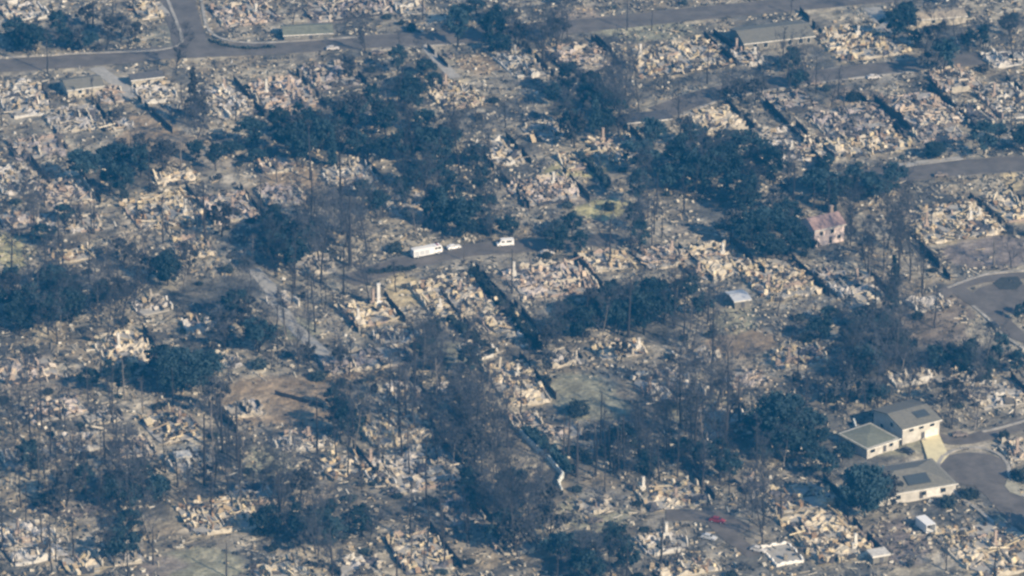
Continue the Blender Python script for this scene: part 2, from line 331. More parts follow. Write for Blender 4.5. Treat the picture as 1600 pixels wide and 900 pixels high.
# ruins: px, py, w px, h px, tone, chimneys, material words, place words
RUINS = [
 (35,18,70,34,'white',0,'white ash and charred studs','above the dark tree clump by the top road'),
 (236,16,56,30,'tan',0,'yellowish plaster','on the corner of the side street'),
 (380,22,100,40,'pink',1,'pink and white debris','behind the curved kerb island'),
 (545,14,150,34,'mauve',0,'mauve ash and burnt stems','behind the low green roof'),
 (640,12,50,26,'white',0,'pale slabs','behind the brown lot on the top road'),
 (36,155,80,66,'white',1,'large white fragments','beside the grey gabled garage'),
 (115,185,90,50,'grey',0,'grey ash','in front of the grey gabled garage'),
 (172,148,44,30,'pink',0,'whitish heap','at the foot of the sloping driveway'),
 (243,146,60,34,'white',0,'cream rubble','below the small grey roof'),
 (352,160,74,64,'white',1,'cream ash','beside the tall scorched conifer'),
 (442,148,92,60,'pink',2,'bright pinkish rubble','under the bend of the top road'),
 (515,118,80,44,'mauve',1,'mauve rubble','above the long dark grove'),
 (184,196,52,20,'white',0,'white sheets','on the smooth brown yard'),
 (25,280,80,54,'white',0,'bright rubble','at the edge of the leafy clump on the west side'),
 (275,278,70,26,'tan',0,'yellow slab','below the grove tip'),
 (430,258,60,26,'pink',0,'brown-pink slabs','under the long dark grove'),
 (545,275,80,46,'white',0,'white frames','around the green-tinted yard'),
 (708,148,76,52,'tan',1,'yellow-white heap','below the pale driveway strip'),
 (812,100,56,54,'white',1,'whitish posts','under the tall leafless trees on the top road'),
 (902,88,90,46,'pink',0,'pinkish shards','under the brown verge'),
 (1052,92,168,56,'tan',1,'wide bright yellow rubble','above the dark back street'),
 (1168,88,46,34,'white',2,'white blocks','beside the long grey roof'),
 (1345,66,128,66,'tan',1,'bright tan rubble','between the long grey roof and the pale strip'),
 (1570,92,70,26,'white',0,'white sheets','at the purple trees in the corner'),
 (1490,124,70,44,'pink',0,'pinkish rubble','on the far verge of the back street'),
 (1572,158,74,80,'white',1,'white and grey rubble','at the end of the back street'),
 (1232,158,76,34,'mauve',0,'mauve tiles and cream wall','at the head of the dark fence lane'),
 (1335,190,130,54,'mauve',0,'grey burnt timbers','in the lot right of the dark fence lane'),
 (1350,226,150,36,'tan',0,'tan slabs','above the leafy row by the east road'),
 (1440,172,96,62,'pink',1,'pink rubble','beside the smooth grey pad'),
 (1465,208,80,30,'mauve',0,'mauve wreckage','above the round clipped tree'),
 (1520,180,50,40,'white',0,'pale shards','right of the smooth grey pad'),
 (1228,226,90,70,'white',1,'white heaps','in the lot left of the dark fence lane'),
 (1120,188,76,46,'tan',0,'pale curved footings','at the mouth of the back street'),
 (848,298,110,48,'pink',1,'pink rubble and black stems','above the yellow oval yard'),
 (968,232,80,50,'tan',1,'yellow-white rubble','below the dark carport roof'),
 (905,252,60,30,'tan',0,'yellow slabs','beside the sloping hedge'),
 (775,240,70,46,'white',0,'grey-white rubble','at the upper end of the long burnt hedge'),
 (255,330,116,62,'tan',1,'bright cream rubble','below the leafy clump on the west side'),
 (355,325,80,56,'pink',1,'pink-white rubble','around the tall black snag'),
 (100,300,80,50,'pink',0,'pinkish rubble','under the leafy clump on the west side'),
 (112,398,66,24,'tan',0,'olive slabs','beside the yellow lot'),
 (196,545,86,66,'tan',1,'yellow-white heap','left of the big dark oak'),
 (42,578,96,46,'pink',0,'pinkish tan rubble','on the west edge in the middle'),
 (312,508,54,28,'white',0,'bright small pieces','above the big dark oak'),
 (715,462,124,76,'tan',2,'bright tan rubble','in front of the white fire engine'),
 (785,500,70,44,'tan',0,'cream slabs','beside the long burnt hedge'),
 (858,438,136,60,'pink',2,'pinkish tan rubble','right of the long burnt hedge'),
 (950,408,74,34,'tan',0,'yellow wall stubs','on the bend of the valley road'),
 (1032,402,72,38,'pink',1,'pink rubble','at the end of the valley road'),
 (1115,410,112,60,'tan',2,'bright yellow walls','below the bare brown turnaround'),
 (1212,436,104,76,'tan',1,'tan rubble','below the pink-roofed house'),
 (575,490,84,44,'tan',2,'yellow rubble and white chimney','at the foot of the valley road'),
 (618,526,70,30,'white',0,'white shards','below the flat tan pad'),
 (570,562,150,36,'mauve',0,'dark grey wreckage','above the smooth brown field'),
 (1245,560,92,38,'tan',1,'bright yellow rubble','right of the brown clearing'),
 (970,548,86,26,'tan',2,'cream rubble and chimneys','below the blue shaded grove'),
 (1040,605,90,60,'whiteblock',1,'white standing wall blocks','in the middle of the olive yards'),
 (806,600,74,80,'tan',1,'bright yellow rubble','at the top of the white garden wall'),
 (636,618,44,50,'white',1,'white heap','between the tall black poles'),
 (620,672,110,50,'tan',0,'cream rubble','behind the tall utility pole'),
 (645,735,150,76,'white',1,'cream rubble','around the foot of the tall utility pole'),
 (340,805,124,64,'tan',0,'bright cream beams','above the smooth olive yard'),
 (268,668,86,58,'tan',1,'yellow rubble','left of the smooth brown field'),
 (470,690,84,32,'white',2,'white chimneys','below the smooth brown field'),
 (85,640,100,36,'pink',0,'pinkish grey rubble','on the west edge under the tan rubble'),
 (45,715,90,40,'grey',0,'grey-white rubble','on the west edge above the mauve yard'),
 (45,845,100,80,'white',1,'bright white rubble','in the southwest corner'),
 (128,882,60,34,'tan',0,'yellow slab','beside the southwest corner rubble'),
 (440,890,100,30,'tan',0,'flat tan slab','on the south edge by the dark scrub'),
 (655,865,84,74,'tan',0,'bright yellow rubble','on the south edge below the pole'),
 (720,800,60,50,'mauve',0,'grey beams','below the tall utility pole'),
 (1050,775,110,50,'tan',2,'bright cream rubble','above the red car'),
 (1128,660,90,60,'white',0,'grey-white rubble','left of the great dark oak'),
 (1036,848,74,36,'white',1,'white frames','left of the parked cars'),
 (1070,888,110,28,'tan',0,'bright yellow heap','on the south edge below the parked cars'),
 (1292,838,110,100,'tan',1,'big bright rubble field','below the round dark oak'),
 (1250,778,116,44,'tan',0,'tan rubble','left of the round dark oak'),
 (1222,866,50,36,'pad',0,'walled grey pad','beside the big bright rubble field'),
 (1552,856,150,96,'tan',1,'broad cream rubble','along the street from the cul-de-sac'),
 (1482,348,150,66,'tan',3,'bright walls and chimneys','below the east road'),
 (1575,325,54,50,'tan',0,'yellow rubble','below the east road on the frame edge'),
 (1450,474,64,26,'white',0,'white shards','left of the loop road'),
 (1340,455,80,50,'white',1,'grey-white shards','below the purple bare tree'),
 (1555,618,96,44,'white',0,'grey-white rubble','above the court road'),
 (1585,705,30,34,'pink',1,'pinkish posts','beside the cul-de-sac'),
 (880,675,60,22,'pink',0,'pinkish rubble','above the blue shaded pool of trees'),
 (1215,690,60,40,'white',0,'pale shards','under the great dark oak'),
 (90,345,70,36,'grey',0,'grey rubble','in the thin trees on the west side'),
 (1180,760,50,40,'grey',0,'grey rubble','behind the red car'),
 (1490,590,70,30,'grey',0,'grey rubble','under the dark band by the loop road'),
 (640,320,80,44,'white',0,'white flecked rubble','behind the white fire engine'),
 (440,305,70,40,'mauve',0,'mauve rubble','under the brown-pink slabs'),
 (850,205,70,34,'white',0,'blue-white rubble','in the gap of the long dark grove'),
 (380,640,60,26,'grey',0,'grey rubble','at the corner of the smooth brown field'),
 (300,720,80,36,'white',0,'white box walls','above the low dark grove'),
 (1300,430,50,30,'grey',0,'grey rubble','under the pink-roofed house'),
 (160,650,60,26,'grey',0,'grey rubble','left of the yellow rubble'),
 (28,345,60,34,'pink',0,'pinkish shards','north of the yellow lot'),
 (300,388,60,36,'tan',0,'cream shards','right of the round shadowed oak'),
 (235,478,60,30,'white',0,'pale fragments','above the yellow-white heap and big oak'),
 (350,565,56,26,'grey',0,'grey fragments','just above the smooth brown field'),
 (125,690,84,36,'white',0,'grey-white fragments','between the pinkish grey rubble and the mauve yard'),
 (205,700,70,34,'pink',0,'pinkish fragments','above the low dark grove'),
 (395,772,60,36,'white',0,'pale frames','right of the cream beams'),
 (535,730,70,44,'tan',0,'cream fragments','left of the tall utility pole'),
 (195,868,60,34,'grey',0,'grey fragments','west of the southern mauve yard'),
 (560,885,76,30,'white',0,'pale fragments','on the south edge below the dark scrub'),
 (715,612,66,36,'grey',0,'grey fragments','right of the tall black poles'),
 (748,548,56,30,'white',0,'pale fragments','at the foot of the lower dark hedge'),
 (880,560,60,28,'grey',0,'grey slabs','below the foot of the long burnt hedge'),
 (1085,556,70,30,'white',0,'pale fragments','between the white blocks and the brown clearing'),
 (1165,592,70,30,'pink',0,'pinkish fragments','below the brown clearing'),
 (490,415,70,36,'grey',0,'grey wreckage','above the hill path bend'),
 (60,232,90,36,'mauve',0,'mauve ash','west of the smooth brown yard'),
 (130,350,56,28,'white',0,'pale fragments','below the pinkish west side rubble'),
 (440,470,50,30,'white',0,'white fragments','left of the hill path top'),
 (820,660,50,30,'pink',0,'pinkish fragments','just above the white garden wall'),
 (1420,590,70,26,'white',0,'white fragments','above the court road trees'),
 (800,850,60,34,'grey',0,'grey fragments','left of the southern dark grove'),
 (930,790,60,30,'grey',0,'grey slabs','below the foot of the white garden wall'),
]
TONES = {
 'white': [((.52,.50,.46),3.4),((.38,.36,.33),3),((.28,.26,.24),2),((.085,.085,.09),3),((.42,.36,.27),1)],
 'whiteblock': [((.70,.68,.65),4),((.38,.35,.31),2),((.09,.085,.09),3)],
 'tan': [((.50,.45,.34),4),((.58,.54,.46),2),((.38,.32,.24),2.4),((.09,.085,.085),3),((.26,.19,.14),1)],
 'pink': [((.44,.38,.33),4),((.52,.48,.44),2),((.30,.24,.21),2.4),((.09,.085,.09),3)],
 'mauve': [((.26,.24,.24),4),((.36,.33,.31),1.5),((.14,.13,.135),3),((.46,.42,.39),1),((.06,.06,.065),2.4)],
 'grey': [((.30,.29,.28),4),((.21,.20,.19),3),((.46,.44,.41),1),((.08,.08,.085),2.5)],
 'pad': [((.2,.195,.19),4),((.16,.155,.15),2)],
}
BASE = {'white':(.31,.295,.275),'whiteblock':(.3,.285,.27),'tan':(.36,.32,.25),'pink':(.31,.275,.25),'mauve':(.2,.18,.18),'grey':(.25,.24,.23),'pad':(.22,.215,.2)}
LOT = R(20)

# ------------------------------------------------------------------ ground sheet
def seg_dist(X, Y, pts):
    d = np.full(X.shape, 1e9)
    for (ax, ay), (bx, by) in zip(pts[:-1], pts[1:]):
        vx, vy = bx-ax, by-ay; L = vx*vx+vy*vy
        t = np.clip(((X-ax)*vx+(Y-ay)*vy)/L, 0, 1)
        d = np.minimum(d, np.hypot(X-ax-t*vx, Y-ay-t*vy))
    return d
y0 = at(800, 935)[1]; y1 = at(800, -75)[1]
gx = np.arange(-225, 226, 1.0); gy = np.arange(round(y0), round(y1), 1.0)
X, Y = np.meshgrid(gx, gy, indexing='ij')
road_d = np.full(X.shape, 1e9)
for _, w, pl in ROADS:
    road_d = np.minimum(road_d, seg_dist(X, Y, [at(*p) for p in pl]) - w/2)
for _, bx, by, r in BULBS:
    cx, cy = at(bx, by)
    road_d = np.minimum(road_d, np.hypot(X-cx, Y-cy)-r)
n1 = fbm(X, Y, 38, 1); n2 = fbm(X, Y, 12, 11); n3 = fbm(X, Y, 4, 21, 3); n4 = vnoise(X, Y, 1.6, 31)
def mixc(c, c2, f): return c*(1-f[..., None]) + np.asarray(c2)*f[..., None]
ss = lambda x, a, b: (lambda t: t*t*(3-2*t))(np.clip((x-a)/(b-a), 0, 1))
col = np.zeros(X.shape+(3,)) + np.array((.222,.208,.188))
col = mixc(col, (.235,.205,.165), ss(n1, .48, .66))
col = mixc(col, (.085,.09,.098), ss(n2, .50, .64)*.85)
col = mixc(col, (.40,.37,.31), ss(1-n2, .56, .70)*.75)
PX, PY = proj(X, Y)
wob = (n2-.5)*46 + (n3-.5)*26; wob2 = (fbm(X+300, Y, 12, 41)-.5)*26 + (fbm(X, Y+90, 4, 51, 3)-.5)*16
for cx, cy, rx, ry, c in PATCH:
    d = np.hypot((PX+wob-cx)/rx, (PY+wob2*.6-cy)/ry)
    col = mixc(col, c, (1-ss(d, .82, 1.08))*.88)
ru_mask = np.zeros(X.shape)
RU = []
for (px, py, wp, hp, tone, nch, ma, pl) in RUINS:
    sx, sy = ppm(px, py)
    w = min(max(wp/sx*.92, 6), 36); d = min(max(hp/sy*.80, 7), 30)
    cx, cy = at(px, py)
    RU.append((cx, cy, w, d))
    c, q = math.cos(LOT), math.sin(LOT)
    u = (X-cx)*c+(Y-cy)*q; v = -(X-cx)*q+(Y-cy)*c
    e = np.maximum(np.abs(u)/(w/2), np.abs(v)/(d/2)) + (n3-.5)*.5
    f = 1-ss(e, .95, 1.2)
    col = mixc(col, BASE[tone], f*.85); ru_mask = np.maximum(ru_mask, f)
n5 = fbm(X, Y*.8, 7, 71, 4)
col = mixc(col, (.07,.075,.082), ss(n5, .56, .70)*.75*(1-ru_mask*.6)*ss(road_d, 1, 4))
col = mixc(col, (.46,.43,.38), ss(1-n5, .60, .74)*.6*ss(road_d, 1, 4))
for cx, cy, rx, ry, c in PATCH:
    if c is GROVE_SHADE: continue
    d = np.hypot((PX+wob-cx)/rx, (PY+wob2*.6-cy)/ry)
    col = mixc(col, c, (1-ss(d, .80, 1.08))*.72*(1-ru_mask))
col *= np.array([1.0, .97, .86])
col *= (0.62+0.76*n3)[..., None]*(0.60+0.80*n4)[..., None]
flat = ss(road_d, .3, 3.0)
Z = -0.02 - flat*(0.75*(1-n3)**1.0*1.0 + 0.35*n4 - 0.1) * (0.55+0.6*n2)
g = MB()
nx, ny = X.shape
idx = np.arange(nx*ny).reshape(nx, ny)
q = np.stack([idx[:-1, :-1], idx[1:, :-1], idx[1:, 1:], idx[:-1, 1:]], -1).reshape(-1, 4)
# outer skirt joins the fine grid's border so that the ground stays one sheet
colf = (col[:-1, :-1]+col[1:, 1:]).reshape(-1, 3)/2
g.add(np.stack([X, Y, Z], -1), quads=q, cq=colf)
xa, xb, ya, yb = gx[0], gx[-1], gy[0], gy[-1]
BIG = 1500
for (a, b, c_, d_) in ((-BIG, xa, -BIG, BIG), (xb, BIG, -BIG, BIG), (xa, xb, -BIG, ya), (xa, xb, yb, BIG)):
    k = 12
    us = np.linspace(a, b, k+1); vs = np.linspace(c_, d_, k+1)
    UU, VV = np.meshgrid(us, vs, indexing='ij'); ii = np.arange((k+1)**2).reshape(k+1, k+1)
    qq = np.stack([ii[:-1, :-1], ii[1:, :-1], ii[1:, 1:], ii[:-1, 1:]], -1).reshape(-1, 4)
    g.add(np.stack([UU, VV, np.full(UU.shape, -0.45)], -1), quads=qq, cq=(.17,.16,.15))
go = struct(g.build('ground', 'ground', attr=True))

def gz(x, y):
    i = int(round((x-gx[0]))); j = int(round((y-gy[0])))
    if 0 <= i < nx and 0 <= j < ny: return float(Z[i, j])
    return -0.45
def on_road(x, y, m=0.5):
    i = int(round((x-gx[0]))); j = int(round((y-gy[0])))
    return 0 <= i < nx and 0 <= j < ny and road_d[i, j] < m

# ------------------------------------------------------------------ roads, kerbs
def smooth_line(pts, n=6):
    P = np.array(pts, float)
    if len(P) < 3: return P
    out = []
    for i in range(len(P)-1):
        p0 = P[max(i-1, 0)]; p1 = P[i]; p2 = P[i+1]; p3 = P[min(i+2, len(P)-1)]
        for k in range(n):
            t = k/n
            out.append(0.5*((2*p1)+(-p0+p2)*t+(2*p0-5*p1+4*p2-p3)*t*t+(-p0+3*p1-3*p2+p3)*t**3))
    out.append(P[-1]); return np.array(out)
def normals(P):
    T = np.gradient(P, axis=0); T /= np.linalg.norm(T, axis=1)[:, None]
    return np.stack([-T[:, 1], T[:, 0]], -1)
zl = 0.06
for name, w, pl in ROADS:
    P = smooth_line([at(*p) for p in pl]); Nn = normals(P)
    m = MB(); n = len(P)
    ww = w/2*(1+0.04*np.sin(np.arange(n)*1.7))[:, None]
    L = P+Nn*ww; Rr = P-Nn*ww
    v = np.concatenate([np.c_[L, np.full(n, zl)], np.c_[Rr, np.full(n, zl)], np.c_[L, np.full(n, -.5)], np.c_[Rr, np.full(n, -.5)]])
    k = np.arange(n-1)
    m.add(v, quads=np.concatenate([np.stack([k+n, k+n+1, k+1, k], -1), np.stack([k, k+1, k+1+2*n, k+2*n], -1), np.stack([k+n+1, k+n, k+3*n, k+3*n+1], -1)]))
    struct(m.build(name, 'concrete' if name in ('driveway', 'hill_path') else 'asphalt'))
    zl += 0.004
for name, bx, by, r in BULBS:
    m = MB(); cx, cy = at(bx, by)
    m.lathe([(0.01, zl), (r, zl), (r, -.5)], (cx, cy, 0), 48); zl += 0.004
    struct(m.build(name, 'asphalt'))
def strip(name, pts, w, h, mt, z0=-0.5):
    P = smooth_line([at(*p) for p in pts]); Nn = normals(P); n = len(P)
    L = P+Nn*w/2; Rr = P-Nn*w/2
    v = np.concatenate([np.c_[L, np.full(n, h)], np.c_[Rr, np.full(n, h)], np.c_[L, np.full(n, z0)], np.c_[Rr, np.full(n, z0)]])
    k = np.arange(n-1); m = MB()
    m.add(v, quads=np.concatenate([np.stack([k+n, k+n+1, k+1, k], -1), np.stack([k, k+1, k+1+2*n, k+2*n], -1), np.stack([k+n+1, k+n, k+3*n, k+3*n+1], -1),
          [[0, n*2, n*3, n], [n-1, 2*n-1, 4*n-1, 3*n-1]]]))
    return m.build(name, mt)
for k in KERBS: struct(strip('kerb', k, 1.1, 0.19, 'kerb'))
def slab(name, pts, h, mt):
    top = [(*at(*p), h) for p in pts]; bot = [(t[0], t[1], -.5) for t in top]
    m = MB(); m.poly(top, bot); return struct(m.build(name, mt))
slab('driveway', [(1440,688),(1466,676),(1482,712),(1466,730),(1452,726)], .135, 'drive')
slab('verge', [(1570,760),(1574,750),(1584,743),(1600,740),(1616,742),(1622,756),(1610,770),(1594,775),(1578,770)], .21, 'grass')
slab('verge', [(1552,443),(1564,434),(1590,433),(1598,443),(1588,453),(1562,453)], .21, 'dark')
slab('path', [(1403,256),(1450,250),(1500,245),(1502,250),(1452,256),(1404,262)], .145, 'concrete')

# ------------------------------------------------------------------ houses that still stand
def house(px, py, w, d, h, rot, rise, roof, wall, label, kind='gable', wins=(), garage=0, chim=None, solar=(), door=True, over=.5, name='house', cat='house'):
    x, y = at(px, py)
    t = tag(empty(name, (x, y, 0), R(rot)), label, cat)
    b = MB()
    b.box((0, 0, h/2-.3), (w, d, h+.6))
    if kind == 'gable':
        for s_ in (-1, 1):
            xx = s_*(w/2-.1)
            b.poly([(xx-.1*s_, -d/2, h-.01), (xx-.1*s_, d/2, h-.01), (xx-.1*s_, 0, h+rise-.15)][::s_], [(xx+.1*s_, -d/2, h-.01), (xx+.1*s_, d/2, h-.01), (xx+.1*s_, 0, h+rise-.15)][::s_])
    b.build('wall', wall, t)
    r = MB(); W, D = w/2+over, d/2+over; zb = h-.1-rise*over/(d/2)*.5
    if kind == 'gable':
        lo = [(-W, -D, zb), (W, -D, zb), (W, 0, h+rise), (-W, 0, h+rise)]
        r.poly([(a, b_, c+.28) for a, b_, c in lo], lo)
        lo = [(W, D, zb), (-W, D, zb), (-W, 0, h+rise), (W, 0, h+rise)]
        r.poly([(a, b_, c+.28) for a, b_, c in lo], lo)
    elif kind == 'hip':
        rr = max(W-D, .4); zt = h+rise
        v = [(-W, -D, zb), (W, -D, zb), (W, D, zb), (-W, D, zb), (-rr, 0, zt), (rr, 0, zt), (-W, -D, zb-.25), (W, -D, zb-.25), (W, D, zb-.25), (-W, D, zb-.25)]
        r.add(v, quads=[[0, 1, 5, 4], [2, 3, 4, 5], [0, 6, 7, 1], [1, 7, 8, 2], [2, 8, 9, 3], [3, 9, 6, 0], [9, 8, 7, 6]], tris=[[1, 2, 5], [3, 0, 4]])
    else:
        r.box((0, 0, h+.2), (2*W, 2*D, .5))
    ro = r.build('roof', roof, t)
    fz = MB(); fz.box((0, -D-.06, zb+.02 if kind != 'flat' else h+.1), (2*W, .12, .35)); fz.build('fascia', 'trim', t)
    for (wx, wz, ww, wh, side) in wins:
        f = MB(); pn = MB()
        if side == 'f':
            f.box((wx, -d/2-.05, wz), (ww+.3, .16, wh+.3)); pn.box((wx, -d/2-.145, wz), (ww, .06, wh))
        else:
            s_ = 1 if side == 'r' else -1
            f.box((s_*(w/2+.05), wx, wz), (.16, ww+.3, wh+.3)); pn.box((s_*(w/2+.145), wx, wz), (.06, ww, wh))
        fo = f.build('window', 'trim', t); pn.build('pane', 'glass', fo)
    if garage:
        gd = MB(); gd.box((garage, -d/2-.06, 1.15), (4.6, .14, 2.3)); gd.build('garage_door', 'trim', t)
    if door:
        dd = MB(); dd.box((w*.05, -d/2-.06, 1.05), (1.1, .14, 2.1)); dd.build('door', 'roofd', t)
    if chim:
        c = MB(); c.box((chim[0], chim[1], (h+rise+1.4)/2), (1.1, .9, h+rise+1.4)); c.box((chim[0], chim[1], h+rise+1.5), (1.35, 1.15, .22)); c.build('chimney', 'brick', t)
    for (sx_, fr, sw, sh) in solar:
        sl_ = math.atan2(h+rise-zb, D)
        yy = -D+fr*D; zz = zb+.28+(yy+D)*math.tan(sl_)+.12
        s_ = MB(); s_.boxes([(sx_, yy, zz)], [(sw, sh, .08)], [0.0], tx=np.array([sl_])); s_.build('solar_panel', 'solar', t)
    return t
house(1416,671,13,15,4.8,30,1.7,'roofg','wallw','two storey grey roofed house with pale driveway beside the cul-de-sac','gable',
      [(-3.5,4,1.6,1.3,'f'),(0,4,1.6,1.3,'f'),(3.8,4,1.6,1.3,'f'),(-2,4,1.4,1.3,'l'),(3,1.5,1.4,1.2,'l')], 3.6, None, [(2.5,.55,4.5,3.2)])
house(1357,694,12,13,2.7,36,.8,'roofn','wallw','low green-grey roofed house with long white front wall behind the round oak','hip',
      [(-4,1.6,1.8,1.1,'f'),(3,1.6,1.4,1.1,'f')])
house(1414,760,24,17,3.0,20,2.6,'roofg','wallw','wide grey hip roofed house with dark solar panels right of the round oak','hip',
      [(2,1.5,1.4,1.3,'f'),(8,1.5,1.6,1.3,'f'),(-6,1.5,1.6,1.3,'f')], 5.2, None, [(1.5,.45,7,4.2)])
house(1284,372,11,9,5.6,28,2.3,'roofp','wallp','pink stucco house with red-brown tile roof standing alone among dark trees','gable',
      [(-3,4,1.2,1.2,'f'),(1,4,1.2,1.2,'f'),(3.6,1.6,1.2,1.2,'f'),(-1,4,1.1,1.2,'r'),(1.6,1.6,1.1,1.2,'r')], 0, (4.6, 2.2))
house(128,140,12.5,10,2.6,20,1.5,'roofg','wall','grey gabled garage below the top road, west of the sloping driveway','gable',[(-2,1.4,1.4,1.1,'f')], 0)
house(228,128,11,5,2.4,18,1.0,'roofd','wall','small grey roofed outbuilding right of the sloping driveway','gable')
house(480,54,17,9,2.0,8,1.2,'roofn','dull','low green roofed house with pale end wall facing the top road','gable',[(-4,1.5,1.4,1.1,'f'),(3,1.5,1.4,1.1,'f')])
house(1206,62,26,15,2.8,17,1.8,'roofg','dull','long grey roofed house with white posts above the back street','gable',
      [(-9,1.4,1.6,1.6,'f'),(-5,1.4,1.6,1.6,'f'),(4,1.4,1.6,1.6,'f'),(8,1.4,1.6,1.6,'f'),(11,1.4,1.2,1.6,'f')])
house(1466,32,18,8,2.6,12,.7,'rooft','wall','tan roofed house by the purple trees at the top of the pale strip','gable',[(-3,1.3,1.4,1.1,'f')])
house(1010,192,15,7,2.0,15,.4,'roofd','dull','dark carport roof with a white edge below the leafless purple tree','flat',door=False,name='carport',cat='carport')
house(1153,474,5,7,2.6,20,.5,'silver','dull','small pale blue-white roofed shed below the leafy trees by the brown clearing','gable',name='shed',cat='shed')
house(1372,874,4.5,3.5,2.0,20,.3,'ashw','dull','small white flat roofed shed below the big bright rubble field','flat',name='shed',cat='shed')
house(285,722,4,3,2.3,15,.3,'ashw','ashw','small white box shed in the bare trees above the cream beams','flat',name='shed',cat='shed')

# ------------------------------------------------------------------ ruins
ORD = ['first','second','third','fourth','fifth','sixth','seventh','eighth','ninth','tenth','eleventh','twelfth','thirteenth','fourteenth','fifteenth','sixteenth','seventeenth','eighteenth','nineteenth','twentieth']
ORD += ['twenty-'+o for o in ORD[:9]] + ['thirtieth'] + ['thirty-'+o for o in ORD[:9]]
CNT = ['one','two','three','four','five','six','seven','eight','nine','ten','eleven','twelve','thirteen','fourteen','fifteen','sixteen','seventeen','eighteen','nineteen','twenty']
CNT += ['twenty-'+o for o in CNT[:9]] + ['thirty'] + ['thirty-'+o for o in CNT[:9]]
def pick(rng, tone, n):
    cs = np.array([c for c, w in TONES[tone]]); ws = np.array([w for c, w in TONES[tone]], float); ws /= ws.sum()
    return cs[rng.choice(len(cs), n, p=ws)]*np.array([1.05, .99, .86])*rng.uniform(.8, 1.2, (n, 1))
def wall_strip(m, p0, p1, h, th, rng, gaps=False):
    L = math.hypot(p1[0]-p0[0], p1[1]-p0[1]); n = max(3, int(L/.8))
    t = np.linspace(0, 1, n+1)
    hs = h*np.clip(rng.uniform(.35, 1.1, n+1), .2, 1)
    hs[rng.rand(n+1) < .2] *= .35
    if gaps:
        k = 0
        while k <= n:
            r_ = rng.randint(2, 7)
            if rng.rand() < .45: hs[k:k+r_] = rng.uniform(.08, .3)
            k += r_
    bx = p0[0]+(p1[0]-p0[0])*t; by = p0[1]+(p1[1]-p0[1])*t
    nx_, ny_ = -(p1[1]-p0[1])/L*th/2, (p1[0]-p0[0])/L*th/2
    z0 = np.full(n+1, -.7)
    v = np.concatenate([np.c_[bx+nx_, by+ny_, z0], np.c_[bx-nx_, by-ny_, z0], np.c_[bx+nx_, by+ny_, hs], np.c_[bx-nx_, by-ny_, hs]])
    N = n+1; k = np.arange(n)
    m.add(v, quads=np.concatenate([np.stack([k, k+2*N, k+1+2*N, k+1], -1), np.stack([k+N, k+1+N, k+1+3*N, k+3*N], -1), np.stack([k+2*N, k+3*N, k+1+3*N, k+1+2*N], -1),
          [[0, N, 3*N, 2*N], [n, n+2*N, n+3*N, n+N]]]))
